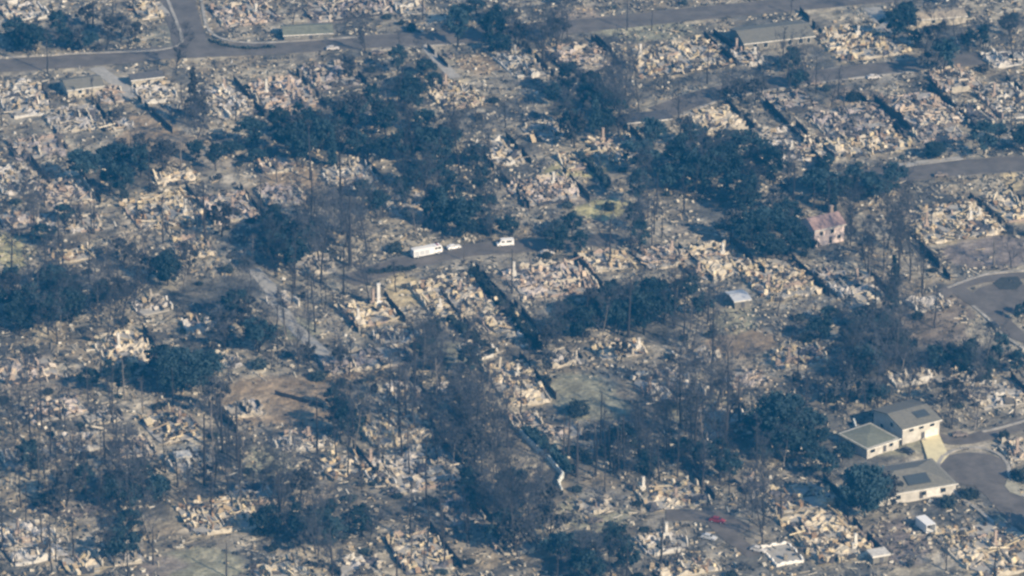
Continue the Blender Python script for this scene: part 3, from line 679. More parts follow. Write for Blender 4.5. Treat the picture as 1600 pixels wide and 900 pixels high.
for ri, ((px, py, wp, hp, tone, nch, ma, pl), (cx, cy, w, d)) in enumerate(zip(RUINS, RU)):
    rng = np.random.RandomState(100+ri)
    t = tag(empty('house_ruin', (cx, cy, 0), LOT+rng.uniform(-.07, .07)), (f'burned house ruin of {ma} {pl}' if len(ma.split()+pl.split()) < 13 else f'ruin of {ma} {pl}'), 'house ruin', 'burned house ruins')
    fd = MB(); k = 14
    ang = np.linspace(0, 2*math.pi, k, endpoint=False)
    lp = [(w/2*.97*max(-1, min(1, 1.35*math.cos(a)))*rng.uniform(.9, 1), d/2*.97*max(-1, min(1, 1.35*math.sin(a)))*rng.uniform(.9, 1)) for a in ang]
    fd.poly([(a, b, .10) for a, b in lp], [(a, b, -.8) for a, b in lp])
    fo = fd.build('foundation', 'concrete', t)
    # rubble bed
    rb = MB(); low = tone == 'pad'
    cs_ = .95; nu, nv = int(w/cs_)+1, int(d/cs_)+1
    U, V = np.meshgrid(np.linspace(-w/2, w/2, nu), np.linspace(-d/2, d/2, nv), indexing='ij')
    big = fbm(U+50*ri, V, 4.2, 7+ri, 2); tonev = fbm(U-31*ri, V*.6, 4.6, 57+ri, 3)
    hh = ss(big, .48, .74)*1.5*rng.uniform(.3, 1, (nu, nv)) + rng.rand(nu, nv)**2*.2 - .08
    ed = np.minimum(np.minimum(U+w/2, w/2-U), np.minimum(V+d/2, d/2-V)) + (vnoise(U+9*ri, V, 2.6, 99)-.6)*4.5
    hh = np.where(ed < .3, -.7, hh)*(.15 if low else 1)
    jit = rng.uniform(-.3, .3, (nu, nv, 2))*cs_
    ii = np.arange(nu*nv).reshape(nu, nv)
    qq = np.stack([ii[:-1, :-1], ii[1:, :-1], ii[1:, 1:], ii[:-1, 1:]], -1).reshape(-1, 4)
    tv = tonev[:-1, :-1].ravel()[:, None]
    qc = np.array(BASE[tone])[None]*1.35 + pick(rng, tone, len(qq))*.15
    qc = np.where(tv > .53, pick(rng, tone, len(qq))*.5+.03, qc); qc = np.where(tv > .59, np.array([[.075, .072, .078]])*rng.uniform(.7, 1.6, (len(qq), 1)), qc)
    rb.add(np.stack([U+jit[..., 0], V+jit[..., 1], hh], -1), quads=qq, cq=qc)
    n = int(w*d*(.20 if not low else .06))
    xy = np.c_[rng.uniform(-w/2, w/2, n), rng.uniform(-d/2, d/2, n)]
    keep = np.array([not on_road(cx+a*math.cos(LOT)-b*math.sin(LOT), cy+a*math.sin(LOT)+b*math.cos(LOT)) for a, b in xy])
    xy = xy[keep]; n = len(xy)
    if n:
        ty_ = rng.rand(n)
        size = np.where((ty_ < .34)[:, None], np.c_[rng.uniform(1.6, 6.5, n), rng.uniform(.18, .6, n), rng.uniform(.15, .5, n)],
               np.where((ty_ < .68)[:, None], np.c_[rng.uniform(.8, 3.2, n), rng.uniform(.6, 2.2, n), rng.uniform(.06, .3, n)],
                        np.c_[rng.uniform(.4, 1.7, n), rng.uniform(.4, 1.5, n), rng.uniform(.5, 2.0, n)]))
        rz = np.where(rng.rand(n) < .75, rng.choice([0, math.pi/2], n, p=[.3, .7])+rng.normal(0, .16, n), rng.uniform(0, 6.28, n))
        rb.boxes(np.c_[xy, rng.uniform(.1, 1.25, n)], size, rz, rng.normal(0, .3, n), rng.normal(0, .3, n), pick(rng, tone, n))
    struct(rb.build('rubble', 'rubble', t, attr=True), 'stuff')
    # standing wall stubs
    nw = int(np.clip(w*d/34, 4, 13))
    wm = 'ashw' if tone.startswith('white') else 'wall'
    if tone == 'pad':
        for a, b in (((-w/2, -d/2), (w/2, -d/2)), ((w/2, -d/2+.4), (w/2, d/2)), ((w/2-.4, d/2), (-w/2, d/2)), ((-w/2, d/2-.4), (-w/2, -d/2+.4))):
            m = MB(); wall_strip(m, a, b, .9, .4, rng); m.build('wall', 'pale', t)
    else:
        lines = [('v', q_) for q_ in np.linspace(-.5, .5, max(3, int(w/rng.uniform(3.2, 4.6))+1))] + [('u', q_) for q_ in np.linspace(-.48, .48, max(2, int(d/rng.uniform(4.5, 6.5))+1))]
        for ax, q_ in lines:
            if rng.rand() < (.12 if ax == 'v' else .3): continue
            q_ += rng.uniform(-.03, .03)
            a0, a1 = sorted(rng.uniform(-.5, -.1, 1).tolist()+rng.uniform(.15, .5, 1).tolist())
            a, b = ((q_*w, a0*d), (q_*w+rng.uniform(-.3, .3), a1*d)) if ax == 'v' else ((a0*w, q_*d), (a1*w, q_*d+rng.uniform(-.3, .3)))
            mt = rng.choice([wm, wm, 'brick', 'fence'], p=[.4, .2, .2, .2])
            m = MB(); wall_strip(m, a, b, rng.uniform(.9, 2.3)*(1.5 if tone == 'whiteblock' else 1), rng.uniform(.25, .55), rng, True); m.build('wall', mt, t)
    for k in range(nch):
        m = MB(); u_, v_ = rng.uniform(-.4, .4)*w, rng.uniform(-.35, .4)*d; H = rng.uniform(3.0, 5.4)
        m.box((u_, v_, .55), (1.7, 1.1, 2.1)); m.box((u_+.2, v_, 1.6+(H-1.6)/2), (.8, .65, H-1.6)); m.box((u_+.2, v_, H+.1), (.95, .8, .2))
        m.build('chimney', 'ashw' if (ri+k) % 2 == 0 else 'brick', t)
# the lone white chimney at the foot of the valley road
x, y = at(592, 478)
m = MB(); m.box((0, 0, 3.6), (.95, .8, 7.4)); m.box((0, 0, .6), (2, 1.3, 1.8)); m.box((0, 0, 7.4), (1.2, 1.05, .25))
o = m.build('chimney', 'pale'); o.location = (x, y, 0); tag(o, 'tall lone white chimney standing beside the flat tan pad', 'chimney')

# ------------------------------------------------------------------ trees
def limbs(rng, h, spread, levels, r0, first=.3, up=.5, nb=(3, 5), lean=.06):
    segs = []; tips = []
    def grow(p, d, L, r, lev):
        k = 3 if lev == 0 else 2
        for i in range(k):
            d2 = d + rng.normal(0, .10+.07*lev, 3); d2 /= np.linalg.norm(d2)
            p2 = p + d2*L/k; r2 = r*(1-.28)
            segs.append((p, p2, r, r2)); frac = (i+1)/k
            if lev < levels and (lev > 0 or frac > first):
                for _ in range(rng.randint(*nb)):
                    a = rng.uniform(0, 2*math.pi)
                    q_ = np.array([math.cos(a), math.sin(a), up+rng.uniform(-.2, .35)]); q_ = q_*spread + d2*.45; q_ /= np.linalg.norm(q_)
                    grow(p2*.8+p*.2 if i == 0 else p2, q_, L*rng.uniform(.38, .62), r2*.55, lev+1)
            p, d, r = p2, d2, r2
        tips.append((p, d))
    grow(np.array([0, 0, -.6]), np.array([rng.uniform(-lean, lean), rng.uniform(-lean, lean), 1.]), h*.86, r0, 0)
    return segs, tips
def trunk_parts(segs, t, bm, thr):
    a = [s_ for s_ in segs if s_[2] >= thr]; b = [s_ for s_ in segs if s_[2] < thr]
    m = MB(); m.tubes(a, 6); m.build('trunk', bm, t, smooth=True)
    return b
def leafy(seed, h, rad, ncl, per, mt='leaf', bm='bark', base=.28, ls=(.22, .5), flat=1.0):
    rng = np.random.RandomState(seed); t = empty('leafy_tree', (0, 0, 0))
    segs, tips = limbs(rng, h*.85, .9, 2, h*.022+.06, .3)
    b = trunk_parts(segs, t, bm, .07)
    m = MB(); m.tubes(b, 3) if b else None
    z = np.array([0, 0, h*(base+(1-base)/2)]); hz = h*(1-base)/2
    cl = []
    while len(cl) < ncl:
        p = rng.uniform(-1, 1, 3); r = np.linalg.norm(p)
        if r > 1 or r < .45: continue
        prof = 1-.35*max(0, p[2])
        cl.append(z + p*np.array([rad*prof, rad*prof, hz])*rng.uniform(.8, 1.1))
    cl = np.array(cl)
    cr = rng.uniform(.5, 1.25, ncl)*rad*.27
    cen = np.repeat(cl, per, 0); g_ = rng.normal(size=cen.shape); g_ /= np.linalg.norm(g_, axis=1)[:, None]; g_ *= rng.uniform(.3, 1.15, (len(cen), 1))
    g_[:, 2] *= .7
    cen = cen + g_*np.repeat(cr, per)[:, None]
    m.cards(cen, rng.uniform(*ls, len(cen)), rng.uniform(*ls, len(cen)), rng)
    m.build('crown', mt, t); return t
def bare(seed, h, spread, r0, ntw, bm='bark', tl=(.6, 1.7), tw=.035, nb=(2, 4)):
    rng = np.random.RandomState(seed); t = empty('bare_tree', (0, 0, 0))
    segs, tips = limbs(rng, h, spread, 3, r0, .25, .55, nb)
    b = trunk_parts(segs, t, bm, .085)
    m = MB(); m.tubes([(a, c, max(e, .03), max(f, .02)) for a, c, e, f in b], 3)
    fine = [s_ for s_ in b]
    ix = rng.randint(0, len(fine), ntw); f = rng.rand(ntw, 1)
    p0 = np.array([fine[i][0] for i in ix])*(1-f)+np.array([fine[i][1] for i in ix])*f
    d = rng.normal(size=(ntw, 3)); d[:, 2] = np.abs(d[:, 2])*.8+.2; d /= np.linalg.norm(d, axis=1)[:, None]
    L = rng.uniform(*tl, (ntw, 1)); s_ = np.cross(d, rng.normal(size=(ntw, 3))); s_ /= np.linalg.norm(s_, axis=1)[:, None]
    v = np.stack([p0-s_*tw, p0+s_*tw, p0+d*L], 1)
    m.add(v, tris=np.arange(3*ntw).reshape(-1, 3))
    m.build('crown', 'twig', t); return t
def snag(seed, h, r0, bm):
    rng = np.random.RandomState(seed); t = empty('snag', (0, 0, 0))
    segs = []; p = np.array([0, 0, -.6]); r = r0
    for i in range(6):
        p2 = p+np.array([rng.normal(0, .12), rng.normal(0, .12), h/6]); segs.append((p, p2, r, r*.85)); p, r = p2, r*.85
    st = []
    for k in range(16):
        z = rng.uniform(.25, 1)*h; a = rng.uniform(0, 6.28); L = rng.uniform(.5, 2.0)
        b0 = np.array([0, 0, z-.6]); b1 = b0+np.array([math.cos(a)*L, math.sin(a)*L, rng.uniform(-.2, .8)]); st.append((b0, b1, .09, .03))
    m = MB(); m.tubes(segs, 7); m.tubes(st, 3); m.build('trunk', bm, t); return t
def conifer(seed, h, rad, mt, bm='bark', n=2400, gap=.25):
    rng = np.random.RandomState(seed); t = empty('conifer', (0, 0, 0))
    m = MB(); m.tubes([((0, 0, -.6), (0, 0, h*.5), .32, .2), ((0, 0, h*.5), (0, 0, h), .2, .03)], 7); m.build('trunk', bm, t, smooth=True)
    m = MB(); st = []; cs = []
    for z in np.arange(h*gap, h*.98, h*.035):
        for k in range(6):
            a = rng.uniform(0, 6.28); L = rad*(1-(z-h*gap)/(h*(1-gap)))**.7*rng.uniform(.5, 1.1)+.3
            b1 = np.array([math.cos(a)*L, math.sin(a)*L, z-L*.15]); st.append(((0, 0, z), b1, .05, .02))
            q_ = max(3, int(n/180*L/rad*1.6)); f = rng.uniform(.25, 1, (q_, 1)); cs.append(np.array([[0, 0, z]])*(1-f)+b1*f+rng.normal(0, .22, (q_, 3)))
    m.tubes(st, 3); cs = np.concatenate(cs); m.cards(cs, rng.uniform(.15, .4, len(cs)), rng.uniform(.15, .4, len(cs)), rng); m.build('crown', mt, t); return t
def shrub(seed, h, rad, mt, n):
    rng = np.random.RandomState(seed); t = empty('shrub', (0, 0, 0))
    m = MB(); st = [((0, 0, -.6), (math.cos(a)*rad*.5, math.sin(a)*rad*.5, h*.6), .06, .03) for a in rng.uniform(0, 6.28, 5)]; m.tubes(st, 4); m.build('stem', 'bark', t)
    m = MB(); p = rng.normal(size=(n, 3)); p /= np.linalg.norm(p, axis=1)[:, None]; p *= rng.uniform(.5, 1.1, (n, 1))**.6*(1+.22*np.sin(p[:, :1]*5+seed)*np.cos(p[:, 1:2]*4))
    p = p*np.array([rad, rad, h/2])+np.array([0, 0, h*.5]); m.cards(p, rng.uniform(.14, .34, n), rng.uniform(.14, .34, n), rng); m.build('foliage', mt, t); return t

def slender(seed, h, r0, ntw, bm):
    rng = np.random.RandomState(seed); t = empty('slender_tree', (0, 0, 0))
    segs = []; p = np.array([0, 0, -.6]); r = r0; axis = [p]
    for i in range(7):
        p2 = p+np.array([rng.normal(0, .16), rng.normal(0, .16), h/7]); segs.append((p, p2, r, r*.82)); p, r = p2, r*.82; axis.append(p)
    m = MB(); m.tubes(segs, 6); m.build('trunk', bm, t, smooth=True)
    st = []; tw = []
    for k in range(20):
        f = rng.uniform(.35, 1); i = min(6, int(f*7)); b0 = axis[i]+(axis[i+1]-axis[i])*(f*7-i); a = rng.uniform(0, 6.28); L = rng.uniform(.8, 2.6)*(1.25-f*.6)
        b1 = b0+np.array([math.cos(a)*L*.8, math.sin(a)*L*.8, rng.uniform(.1, .9)*L]); st.append((b0, b1, .06, .025))
    m = MB(); m.tubes(st, 3)
    ix = rng.randint(0, len(st), ntw); f = rng.uniform(.2, 1.05, (ntw, 1))
    p0 = np.array([st[i][0] for i in ix])*(1-f)+np.array([st[i][1] for i in ix])*f
    d = rng.normal(size=(ntw, 3)); d[:, 2] = np.abs(d[:, 2])*.7+.1; d /= np.linalg.norm(d, axis=1)[:, None]
    s_ = np.cross(d, rng.normal(size=(ntw, 3))); s_ /= np.linalg.norm(s_, axis=1)[:, None]
    m.add(np.stack([p0-s_*.035, p0+s_*.035, p0+d*rng.uniform(.5, 1.4, (ntw, 1))], 1), tris=np.arange(3*ntw).reshape(-1, 3))
    m.build('crown', 'twig', t); return t
PROTO = {}
def proto(kind, i):
    key = (kind, i)
    if key in PROTO: return copy_tree(PROTO[key]), 1
    s_ = i*17+3
    if kind == 'leaf': o = [lambda: leafy(s_, 12, 5.6, 36, 36), lambda: leafy(s_, 13, 5.0, 32, 38), lambda: leafy(s_, 11, 6.0, 40, 34), lambda: leafy(s_, 14, 4.6, 32, 35), lambda: leafy(s_, 12, 5.4, 28, 40)][i]()
    elif kind == 'oak': o = leafy(s_, 16, 8.4, 70, 85, ls=(.22, .5), base=.2)
    elif kind == 'scorch': o = [lambda: leafy(s_, 12, 4.6, 20, 42, 'scorch'), lambda: leafy(s_, 13, 4.2, 18, 46, 'scorch'), lambda: leafy(s_, 10, 4.8, 22, 40, 'scorch')][i]()
    elif kind == 'bare': o = [lambda: bare(s_, 14, .75, .26, 1500), lambda: bare(s_, 16, .6, .28, 1600), lambda: bare(s_, 11, .95, .24, 1400), lambda: bare(s_, 15, .7, .24, 900, 'barkp'), lambda: bare(s_, 12, .8, .22, 700), lambda: bare(s_, 17, .5, .26, 1300)][i]()
    elif kind == 'snag': o = [lambda: snag(s_, 16, .42, 'bark'), lambda: snag(s_, 12, .34, 'barkp'), lambda: snag(s_, 20, .46, 'bark'), lambda: snag(s_, 14, .36, 'bark')][i]()
    elif kind == 'slender': o = [lambda: slender(s_, 15, .32, 260, 'bark'), lambda: slender(s_, 12, .28, 220, 'barkp'), lambda: slender(s_, 18, .36, 320, 'bark'), lambda: slender(s_, 13, .28, 380, 'bark')][i]()
    elif kind == 'conifer': o = [lambda: conifer(s_, 20, 3.4, 'scorch'), lambda: conifer(s_, 17, 3.0, 'leaf'), lambda: conifer(s_, 15, 2.2, 'leaf', gap=.12)][i]()
    elif kind == 'shrub': o = [lambda: shrub(s_, 2.2, 1.5, 'shrub', 260), lambda: shrub(s_, 1.6, 1.8, 'shrub', 260), lambda: shrub(s_, 2.6, 1.6, 'scorch', 200), lambda: shrub(s_, 3.0, 2.2, 'shrub', 420)][i]()
    o.hide_render = False
    PROTO[key] = o
    return o, 0
NPROTO = dict(slender=4, leaf=5, oak=1, scorch=3, bare=6, snag=4, conifer=3, shrub=4)
HGT = {('leaf',0):12,('leaf',1):13,('leaf',2):11,('leaf',3):14,('leaf',4):12,('oak',0):16,('scorch',0):12,('scorch',1):13,('scorch',2):10}
DESC = dict(slender='slender burnt tree', leaf='dark leafy tree', oak='great dark oak', scorch='scorched brown tree', bare='leafless tree', snag='charred snag', conifer='tall scorched conifer', shrub='dark shrub')
GRP = dict(slender='slender burnt trees', leaf='dark leafy trees', oak='dark oaks', scorch='scorched leafy trees', bare='charred leafless trees', snag='blackened trunks', conifer='scorched conifers', shrub='dark shrubs among the lots')
PLN = []                                      # planned plants: place, kind, x, y, scale, rot, proto
prng = random.Random(5)
BLOCK = []
def plan(place, kind, x, y, sc, i=None):
    PLN.append([place, kind, x, y, sc, prng.uniform(0, 6.28), prng.randrange(NPROTO[kind]) if i is None else i])
# clusters: cx, cy, rx, ry (picture mass), counts by kind, scale, place
CL = [
 (72,60,78,26,dict(leaf=11,scorch=2),.85,'along the top road on the west'),
 (190,50,40,20,dict(bare=5,scorch=3),.8,'left of the grassy street corner'),
 (765,35,60,34,dict(leaf=9),1.0,'at the top road bend'),
 (845,40,42,34,dict(bare=9,scorch=2),1.15,'beside the brown verge'),
 (642,112,44,28,dict(leaf=7,bare=2),.95,'left of the pale driveway strip'),
 (480,205,90,38,dict(leaf=13,scorch=3),1.0,'in the west half of the long grove'),
 (620,195,100,44,dict(leaf=17,scorch=4,bare=3),1.0,'in the middle of the long grove'),
 (715,285,58,56,dict(leaf=13,bare=5),1.1,'behind the white fire engine'),
 (620,300,60,30,dict(leaf=6,bare=3),.8,'above the foot of the valley road'),
 (350,240,60,16,dict(leaf=6,shrub=4),.75,'at the west tip of the grove'),
 (175,258,52,34,dict(leaf=8),1.0,'in the west side leafy clump'),
 (240,245,26,24,dict(scorch=4),.9,'right of the west side leafy clump'),
 (905,160,60,42,dict(leaf=13,bare=3),1.0,'below the pinkish shards'),
 (970,150,32,36,dict(bare=8),1.15,'left of the back street mouth'),
 (1135,130,60,18,dict(bare=4,scorch=4),.75,'over the dark back street'),
 (1250,105,32,22,dict(leaf=5,bare=3),.85,'under the long grey roof'),
 (1400,22,22,18,dict(leaf=4),1.0,'beside the pale strip at the top'),
 (1470,72,50,26,dict(leaf=5,bare=5,scorch=2),.9,'right of the bright tan rubble'),
 (1555,55,45,26,dict(bare=5,leaf=3),.9,'in the top corner by the tan roof'),
 (1060,240,62,48,dict(leaf=13,bare=3),1.05,'in the west half of the broad grove'),
 (1150,265,66,54,dict(leaf=14,bare=6),1.1,'in the east half of the broad grove'),
 (1335,272,70,26,dict(leaf=13,shrub=5),.9,'in the leafy row by the east road'),
 (1570,222,36,22,dict(leaf=5),.9,'above the end of the east road'),
 (85,345,60,28,dict(bare=6,snag=4,leaf=3),.8,'by the yellow lot'),
 (55,465,62,46,dict(leaf=11,bare=5),1.0,'on the west edge at mid height'),
 (150,470,50,46,dict(bare=8,leaf=4),1.0,'between the west edge and the round oak'),
 (290,412,16,18,dict(bare=2,scorch=1),.9,'right of the round shadowed oak'),
 (200,420,40,30,dict(bare=5,scorch=3),.9,'left of the round shadowed oak'),
 (175,588,42,14,dict(leaf=6),.7,'below the yellow-white heap'),
 (388,500,42,42,dict(bare=5,scorch=4,leaf=2),1.0,'left of the hill path'),
 (530,365,48,44,dict(bare=12,snag=2),1.25,'left of the valley road end'),
 (440,375,40,44,dict(leaf=7,bare=4),.95,'above the hill path'),
 (560,440,30,26,dict(bare=5),.85,'below the valley road end'),
 (930,485,70,30,dict(leaf=12,bare=4),.85,'in the blue shaded grove'),
 (1010,470,44,28,dict(leaf=8,bare=3),.9,'at the east end of the blue grove'),
 (1096,456,28,22,dict(leaf=4),1.0,'above the brown clearing'),
 (1085,500,40,24,dict(snag=5,bare=3),.8,'left of the brown clearing'),
 (855,516,22,20,dict(bare=3,scorch=1),1.0,'at the foot of the burnt hedge'),
 (1385,392,44,38,dict(bare=9),1.15,'right of the pink-roofed house'),
 (1205,355,36,32,dict(leaf=7),1.0,'left of the pink-roofed house'),
 (1272,388,18,14,dict(leaf=3),.75,'in front of the pink-roofed house'),
 (1310,508,42,20,dict(leaf=6,bare=2),.7,'below the tan rubble'),
 (1395,505,34,34,dict(leaf=5,bare=5),1.0,'left of the loop road spur'),
 (1375,578,66,40,dict(bare=12,leaf=5,scorch=2),1.05,'above the two storey house'),
 (1525,560,74,16,dict(leaf=12,bare=3),.75,'in the dark band by the loop road'),
 (1580,480,24,14,dict(leaf=3),.6,'on the loop road edge'),
 (1490,635,46,26,dict(bare=7),.8,'above the court road'),
 (1085,640,56,54,dict(bare=13,snag=4),1.15,'left of the great dark oak'),
 (925,700,50,32,dict(snag=8,shrub=6),.9,'in the blue shaded pool of trees'),
 (985,705,34,28,dict(snag=4,bare=5,leaf=3),.9,'right of the blue shaded pool'),
 (1130,715,80,20,dict(leaf=8,bare=6),.75,'above the red car'),
 (546,640,32,32,dict(leaf=3,bare=4),1.0,'right of the smooth brown field'),
 (655,600,34,34,dict(snag=3,bare=4),1.15,'around the tall black poles'),
 (735,685,52,64,dict(bare=14,scorch=2),1.1,'right of the tall utility pole'),
 (742,768,22,22,dict(leaf=4),.8,'by the pole-side grey beams'),
 (205,760,50,30,dict(leaf=8,bare=4),.9,'in the low dark grove'),
 (40,640,24,26,dict(bare=3),.95,'on the west edge by the pinkish rubble'),
 (450,742,34,38,dict(bare=4,scorch=1),1.1,'below the white chimneys'),
 (340,680,36,34,dict(bare=4,snag=4),1.0,'over the yellow rubble'),
 (500,822,84,28,dict(leaf=10,bare=6,scorch=3,shrub=8),.75,'in the dark southern scrub'),
 (815,795,50,48,dict(bare=13,scorch=4,leaf=2),1.05,'below the white garden wall'),
 (925,862,50,34,dict(leaf=9,bare=4),.95,'on the south edge left of the cars'),
 (1180,795,24,24,dict(bare=4),.9,'right of the parked cars'),
 (195,825,40,28,dict(bare=5,leaf=2),.9,'below the low dark grove'),
 (90,735,70,30,dict(bare=6,leaf=2),.85,'above the mauve yard'),
 (390,745,40,40,dict(bare=4),.9,'beside the cream beams'),
 (690,552,46,40,dict(bare=7,leaf=4),.95,'below the bright tan rubble'),
 (500,540,46,30,dict(bare=5,scorch=2),.8,'at the hill path foot'),
 (1430,850,60,36,dict(bare=5,scorch=1),.8,'left of the broad cream rubble'),
 (560,105,24,14,dict(shrub=4,scorch=1),.8,'under the top road kerb'),
 (1530,330,30,16,dict(snag=3),.5,'among the bright walls'),
 (1330,350,22,30,dict(bare=3),.85,'behind the purple bare trees'),
 (780,360,60,20,dict(bare=4,leaf=4),.8,'behind the white van'),
 (905,365,46,20,dict(leaf=6,bare=2),.75,'beside the valley road bend'),
 (1000,330,30,40,dict(bare=5,leaf=4),1.0,'right of the yellow oval yard'),
 (560,606,40,14,dict(shrub=4),.8,'on the smooth brown field edge'),
 (1250,690,40,24,dict(leaf=4,bare=2),.7,'under the great oak shade'),
 (1300,715,34,24,dict(leaf=4),.85,'between the two oaks'),
 (30,560,40,16,dict(bare=3),.7,'above the pinkish tan rubble'),
 (60,300,40,20,dict(bare=3),.7,'at the west bright rubble'),
 (1160,610,36,36,dict(bare=4,snag=2),.9,'above the grey-white rubble'),
 (1240,490,40,26,dict(bare=4),.8,'by the tan wall heap'),
 (120,650,90,40,dict(slender=12),.9,'between the pinkish grey and the yellow rubble'),
 (150,725,90,36,dict(slender=12,bare=3),.9,'around the mauve yard'),
 (330,730,80,44,dict(slender=14,snag=3),.95,'over the white box walls'),
 (600,640,60,50,dict(slender=9),1.0,'behind the tall utility pole'),
 (560,700,60,40,dict(slender=8),.9,'left of the tall utility pole'),
 (760,630,60,50,dict(slender=8,bare=3),1.0,'at the top of the white garden wall'),
 (690,830,60,40,dict(slender=8),.9,'on the south edge below the pole'),
 (60,830,60,40,dict(slender=7),.8,'around the southwest corner rubble'),
 (470,460,40,50,dict(slender=9),.9,'right of the hill path'),
 (110,440,80,50,dict(slender=10,bare=3),.9,'above the yellow-white heap'),
 (1330,600,60,30,dict(slender=8),.9,'above the low green-grey house'),
 (1040,680,60,40,dict(slender=12),1.0,'over the burnt stand'),
 (1150,720,60,30,dict(slender=8),.9,'left of the round dark oak'),
 (1400,420,50,40,dict(slender=6),.9,'on the mauve slope'),
]
for cx, cy, rx, ry, kinds, s_, place in CL:
    for kind, n in kinds.items():
        if kind == 'leaf': n = max(2, int(n*.66+.5))
        if kind == 'bare' and n > 3: n = int(n*.78)
        pts = []
        for _ in range(n):
            best = None
            for tr in range(60):
                a, r = prng.uniform(0, 6.28), math.sqrt(prng.random())
                px, py = cx+rx*r*math.cos(a), cy+ry*r*math.sin(a)
                sc = s_*(prng.uniform(.6, 1.08) if kind == 'leaf' else prng.uniform(.75, 1.2))
                hh = {'snag': 13, 'slender': 14, 'shrub': 2, 'bare': 13}.get(kind, 12)*sc
                x, y = at(px, py+hh*2.2)
                if on_road(x, y, 1.2): continue
                dm = min([math.hypot(x-a_, (y-b_)*.8) for a_, b_ in pts] or [99])
                if best is None or dm > best[0]: best = (dm, x, y, sc)
                if tr > 8 and best[0] > 5: break
            if best: pts.append(best[1:3]); plan(place, kind, *best[1:])
# named single trees: kind, base px, scale, proto, place
for kind, bx, by, sc, i, place in [
    ('oak',1222,704,1.15,0,'left of the cul-de-sac houses'), ('leaf',1262,700,1.15,2,'on the right flank of the great dark oak'),
    ('leaf',1192,700,1.1,0,'on the left flank of the great dark oak'),
    ('oak',1352,806,.95,0,'in front of the wide hip roofed house'), ('scorch',1382,800,1.05,0,'beside the wide hip roofed house'),
    ('oak',262,446,.62,0,'standing round and shadowed above the big dark grove'), ('oak',285,612,.95,0,'beside the bright small pieces'), ('leaf',325,600,1,1,'right of the big dark oak'), ('leaf',250,592,.95,3,'left of the big dark oak'),
    ('oak',1460,246,.42,0,'clipped round at the start of the east road'),
    ('conifer',304,198,1.05,0,'between two cream ash ruins'), ('conifer',318,190,.7,0,'close behind the tall conifer'),
    ('snag',320,378,1.15,2,'in the pink-white rubble'), ('snag',648,640,1.2,2,'above the brown shed slab'), ('snag',623,634,.9,0,'left of the taller black pole'),
    ('snag',965,734,1.0,0,'thickest in the blue shaded pool'), ('snag',240,880,.7,0,'beside the southern mauve yard'), ('snag',88,876,.6,0,'in the southwest corner rubble'),
    ('leaf',545,694,.9,1,'with a clear trunk beside the white chimneys'), ('shrub',903,646,1.5,3,'alone on the olive yard'),
    ('leaf',1655,852,1.2,0,'outside the bend of the cul-de-sac street'), ('leaf',1685,862,1.2,2,'outside the bend of the cul-de-sac street'), ('bare',1298,165,.8,0,'on the far side of the dark fence lane'), ('bare',570,80,.9,2,'on the top road verge'),
    ('conifer',1396,470,.9,1,'beside the grey-white shards'), ('conifer',1080,690,1.0,0,'in the burnt stand left of the great oak'), ('conifer',720,690,.9,0,'right of the tall utility pole'),
    ('conifer',690,360,1.0,1,'behind the white fire engine'), ('conifer',1175,330,1.0,1,'in the broad grove by the pink-roofed house'), ('conifer',520,260,.9,2,'in the long grove'),
    ('conifer',1300,330,.8,2,'behind the pink-roofed house'), ('conifer',930,215,.9,1,'below the pinkish shards')]:
    x, y = at(bx, by); plan(place, kind, x, y, sc, i)
# lone plants of every lot, named after the nearest ruin
def fit(lb):
    while len(lb.replace('-', ' ').split()) > 16 and ' the ' in lb:
        k = lb.rindex(' the '); lb = lb[:k]+lb[k+4:]
    return lb
def near_ruin(x, y):
    k = min(range(len(RU)), key=lambda i: (RU[i][0]-x)**2+(RU[i][1]-y)**2)
    return 'at the ruin '+RUINS[k][7]
cnt = {'slender': 0, 'shrub': 0, 'bare': 0, 'snag': 0, 'scorch': 0}
lim = {'shrub': 215, 'bare': 30, 'snag': 70, 'scorch': 24, 'slender': 110}
for _ in range(5200):
    px, py = prng.uniform(-5, 1605), prng.uniform(5, 925)
    x, y = at(px, py)
    i, j = int(round(x-gx[0])), int(round(y-gy[0]))
    if not (0 <= i < nx and 0 <= j < ny) or road_d[i, j] < 1.5: continue
    if ru_mask[i, j] > .5 and prng.random() < .88: continue
    if any(((px-a)/b)**2+((py-c)/d_)**2 < 1 for a, c, b, d_ in ((440,622,95,34),(930,640,80,40),(1415,715,90,55),(1545,390,60,22),(235,205,50,26),(1205,55,75,30),(310,880,70,20),(128,130,45,25),(1120,830,60,30))): continue
    kind = prng.choices(['shrub', 'bare', 'snag', 'scorch', 'slender'], [6, 1.2, 2.2, .8, 3.4])[0]
    if cnt[kind] >= lim[kind]: continue
    cnt[kind] += 1
    plan(near_ruin(x, y), kind, x, y, prng.uniform(.55, 1.1))
# no plant inside a standing house
HS = [(o.location.x, o.location.y) for o in C.objects if o.get('category') in ('house', 'shed', 'carport')]
VEH = [at(*p) for p in ((668,399),(709,389),(790,384),(650,404),(1122,818),(1108,842),(1447,826))]
PLN = [p for p in PLN if all(math.hypot(p[2]-a, p[3]-b) > 7 for a, b in HS) and all(math.hypot(p[2]-a, p[3]-b) > 4 for a, b in VEH)]
CLEAR = [(430,640,88,42),(792,404,26,22),(672,418,60,18),(900,612,50,24),(838,735,30,42),(1440,815,30,18),(1115,832,40,16),(300,886,50,18),(1294,400,34,30),(1447,850,30,24),(1372,894,24,18),(1153,492,18,14),(1430,800,46,14)]
KEEP = ('alone on the olive yard', 'beside the southern mauve yard')
PLN = [p for p in PLN if p[0] in KEEP or not any(((q_[0]-a)/c_)**2+((q_[1]-b)/d_)**2 < 1 for q_ in (proj(p[2], p[3]),) for a, b, c_, d_ in CLEAR)]
tot = {}
for p in PLN: tot[p[1]] = tot.get(p[1], 0)+1
open('/tmp/plants.txt', 'w').write(str(tot))
by = {}
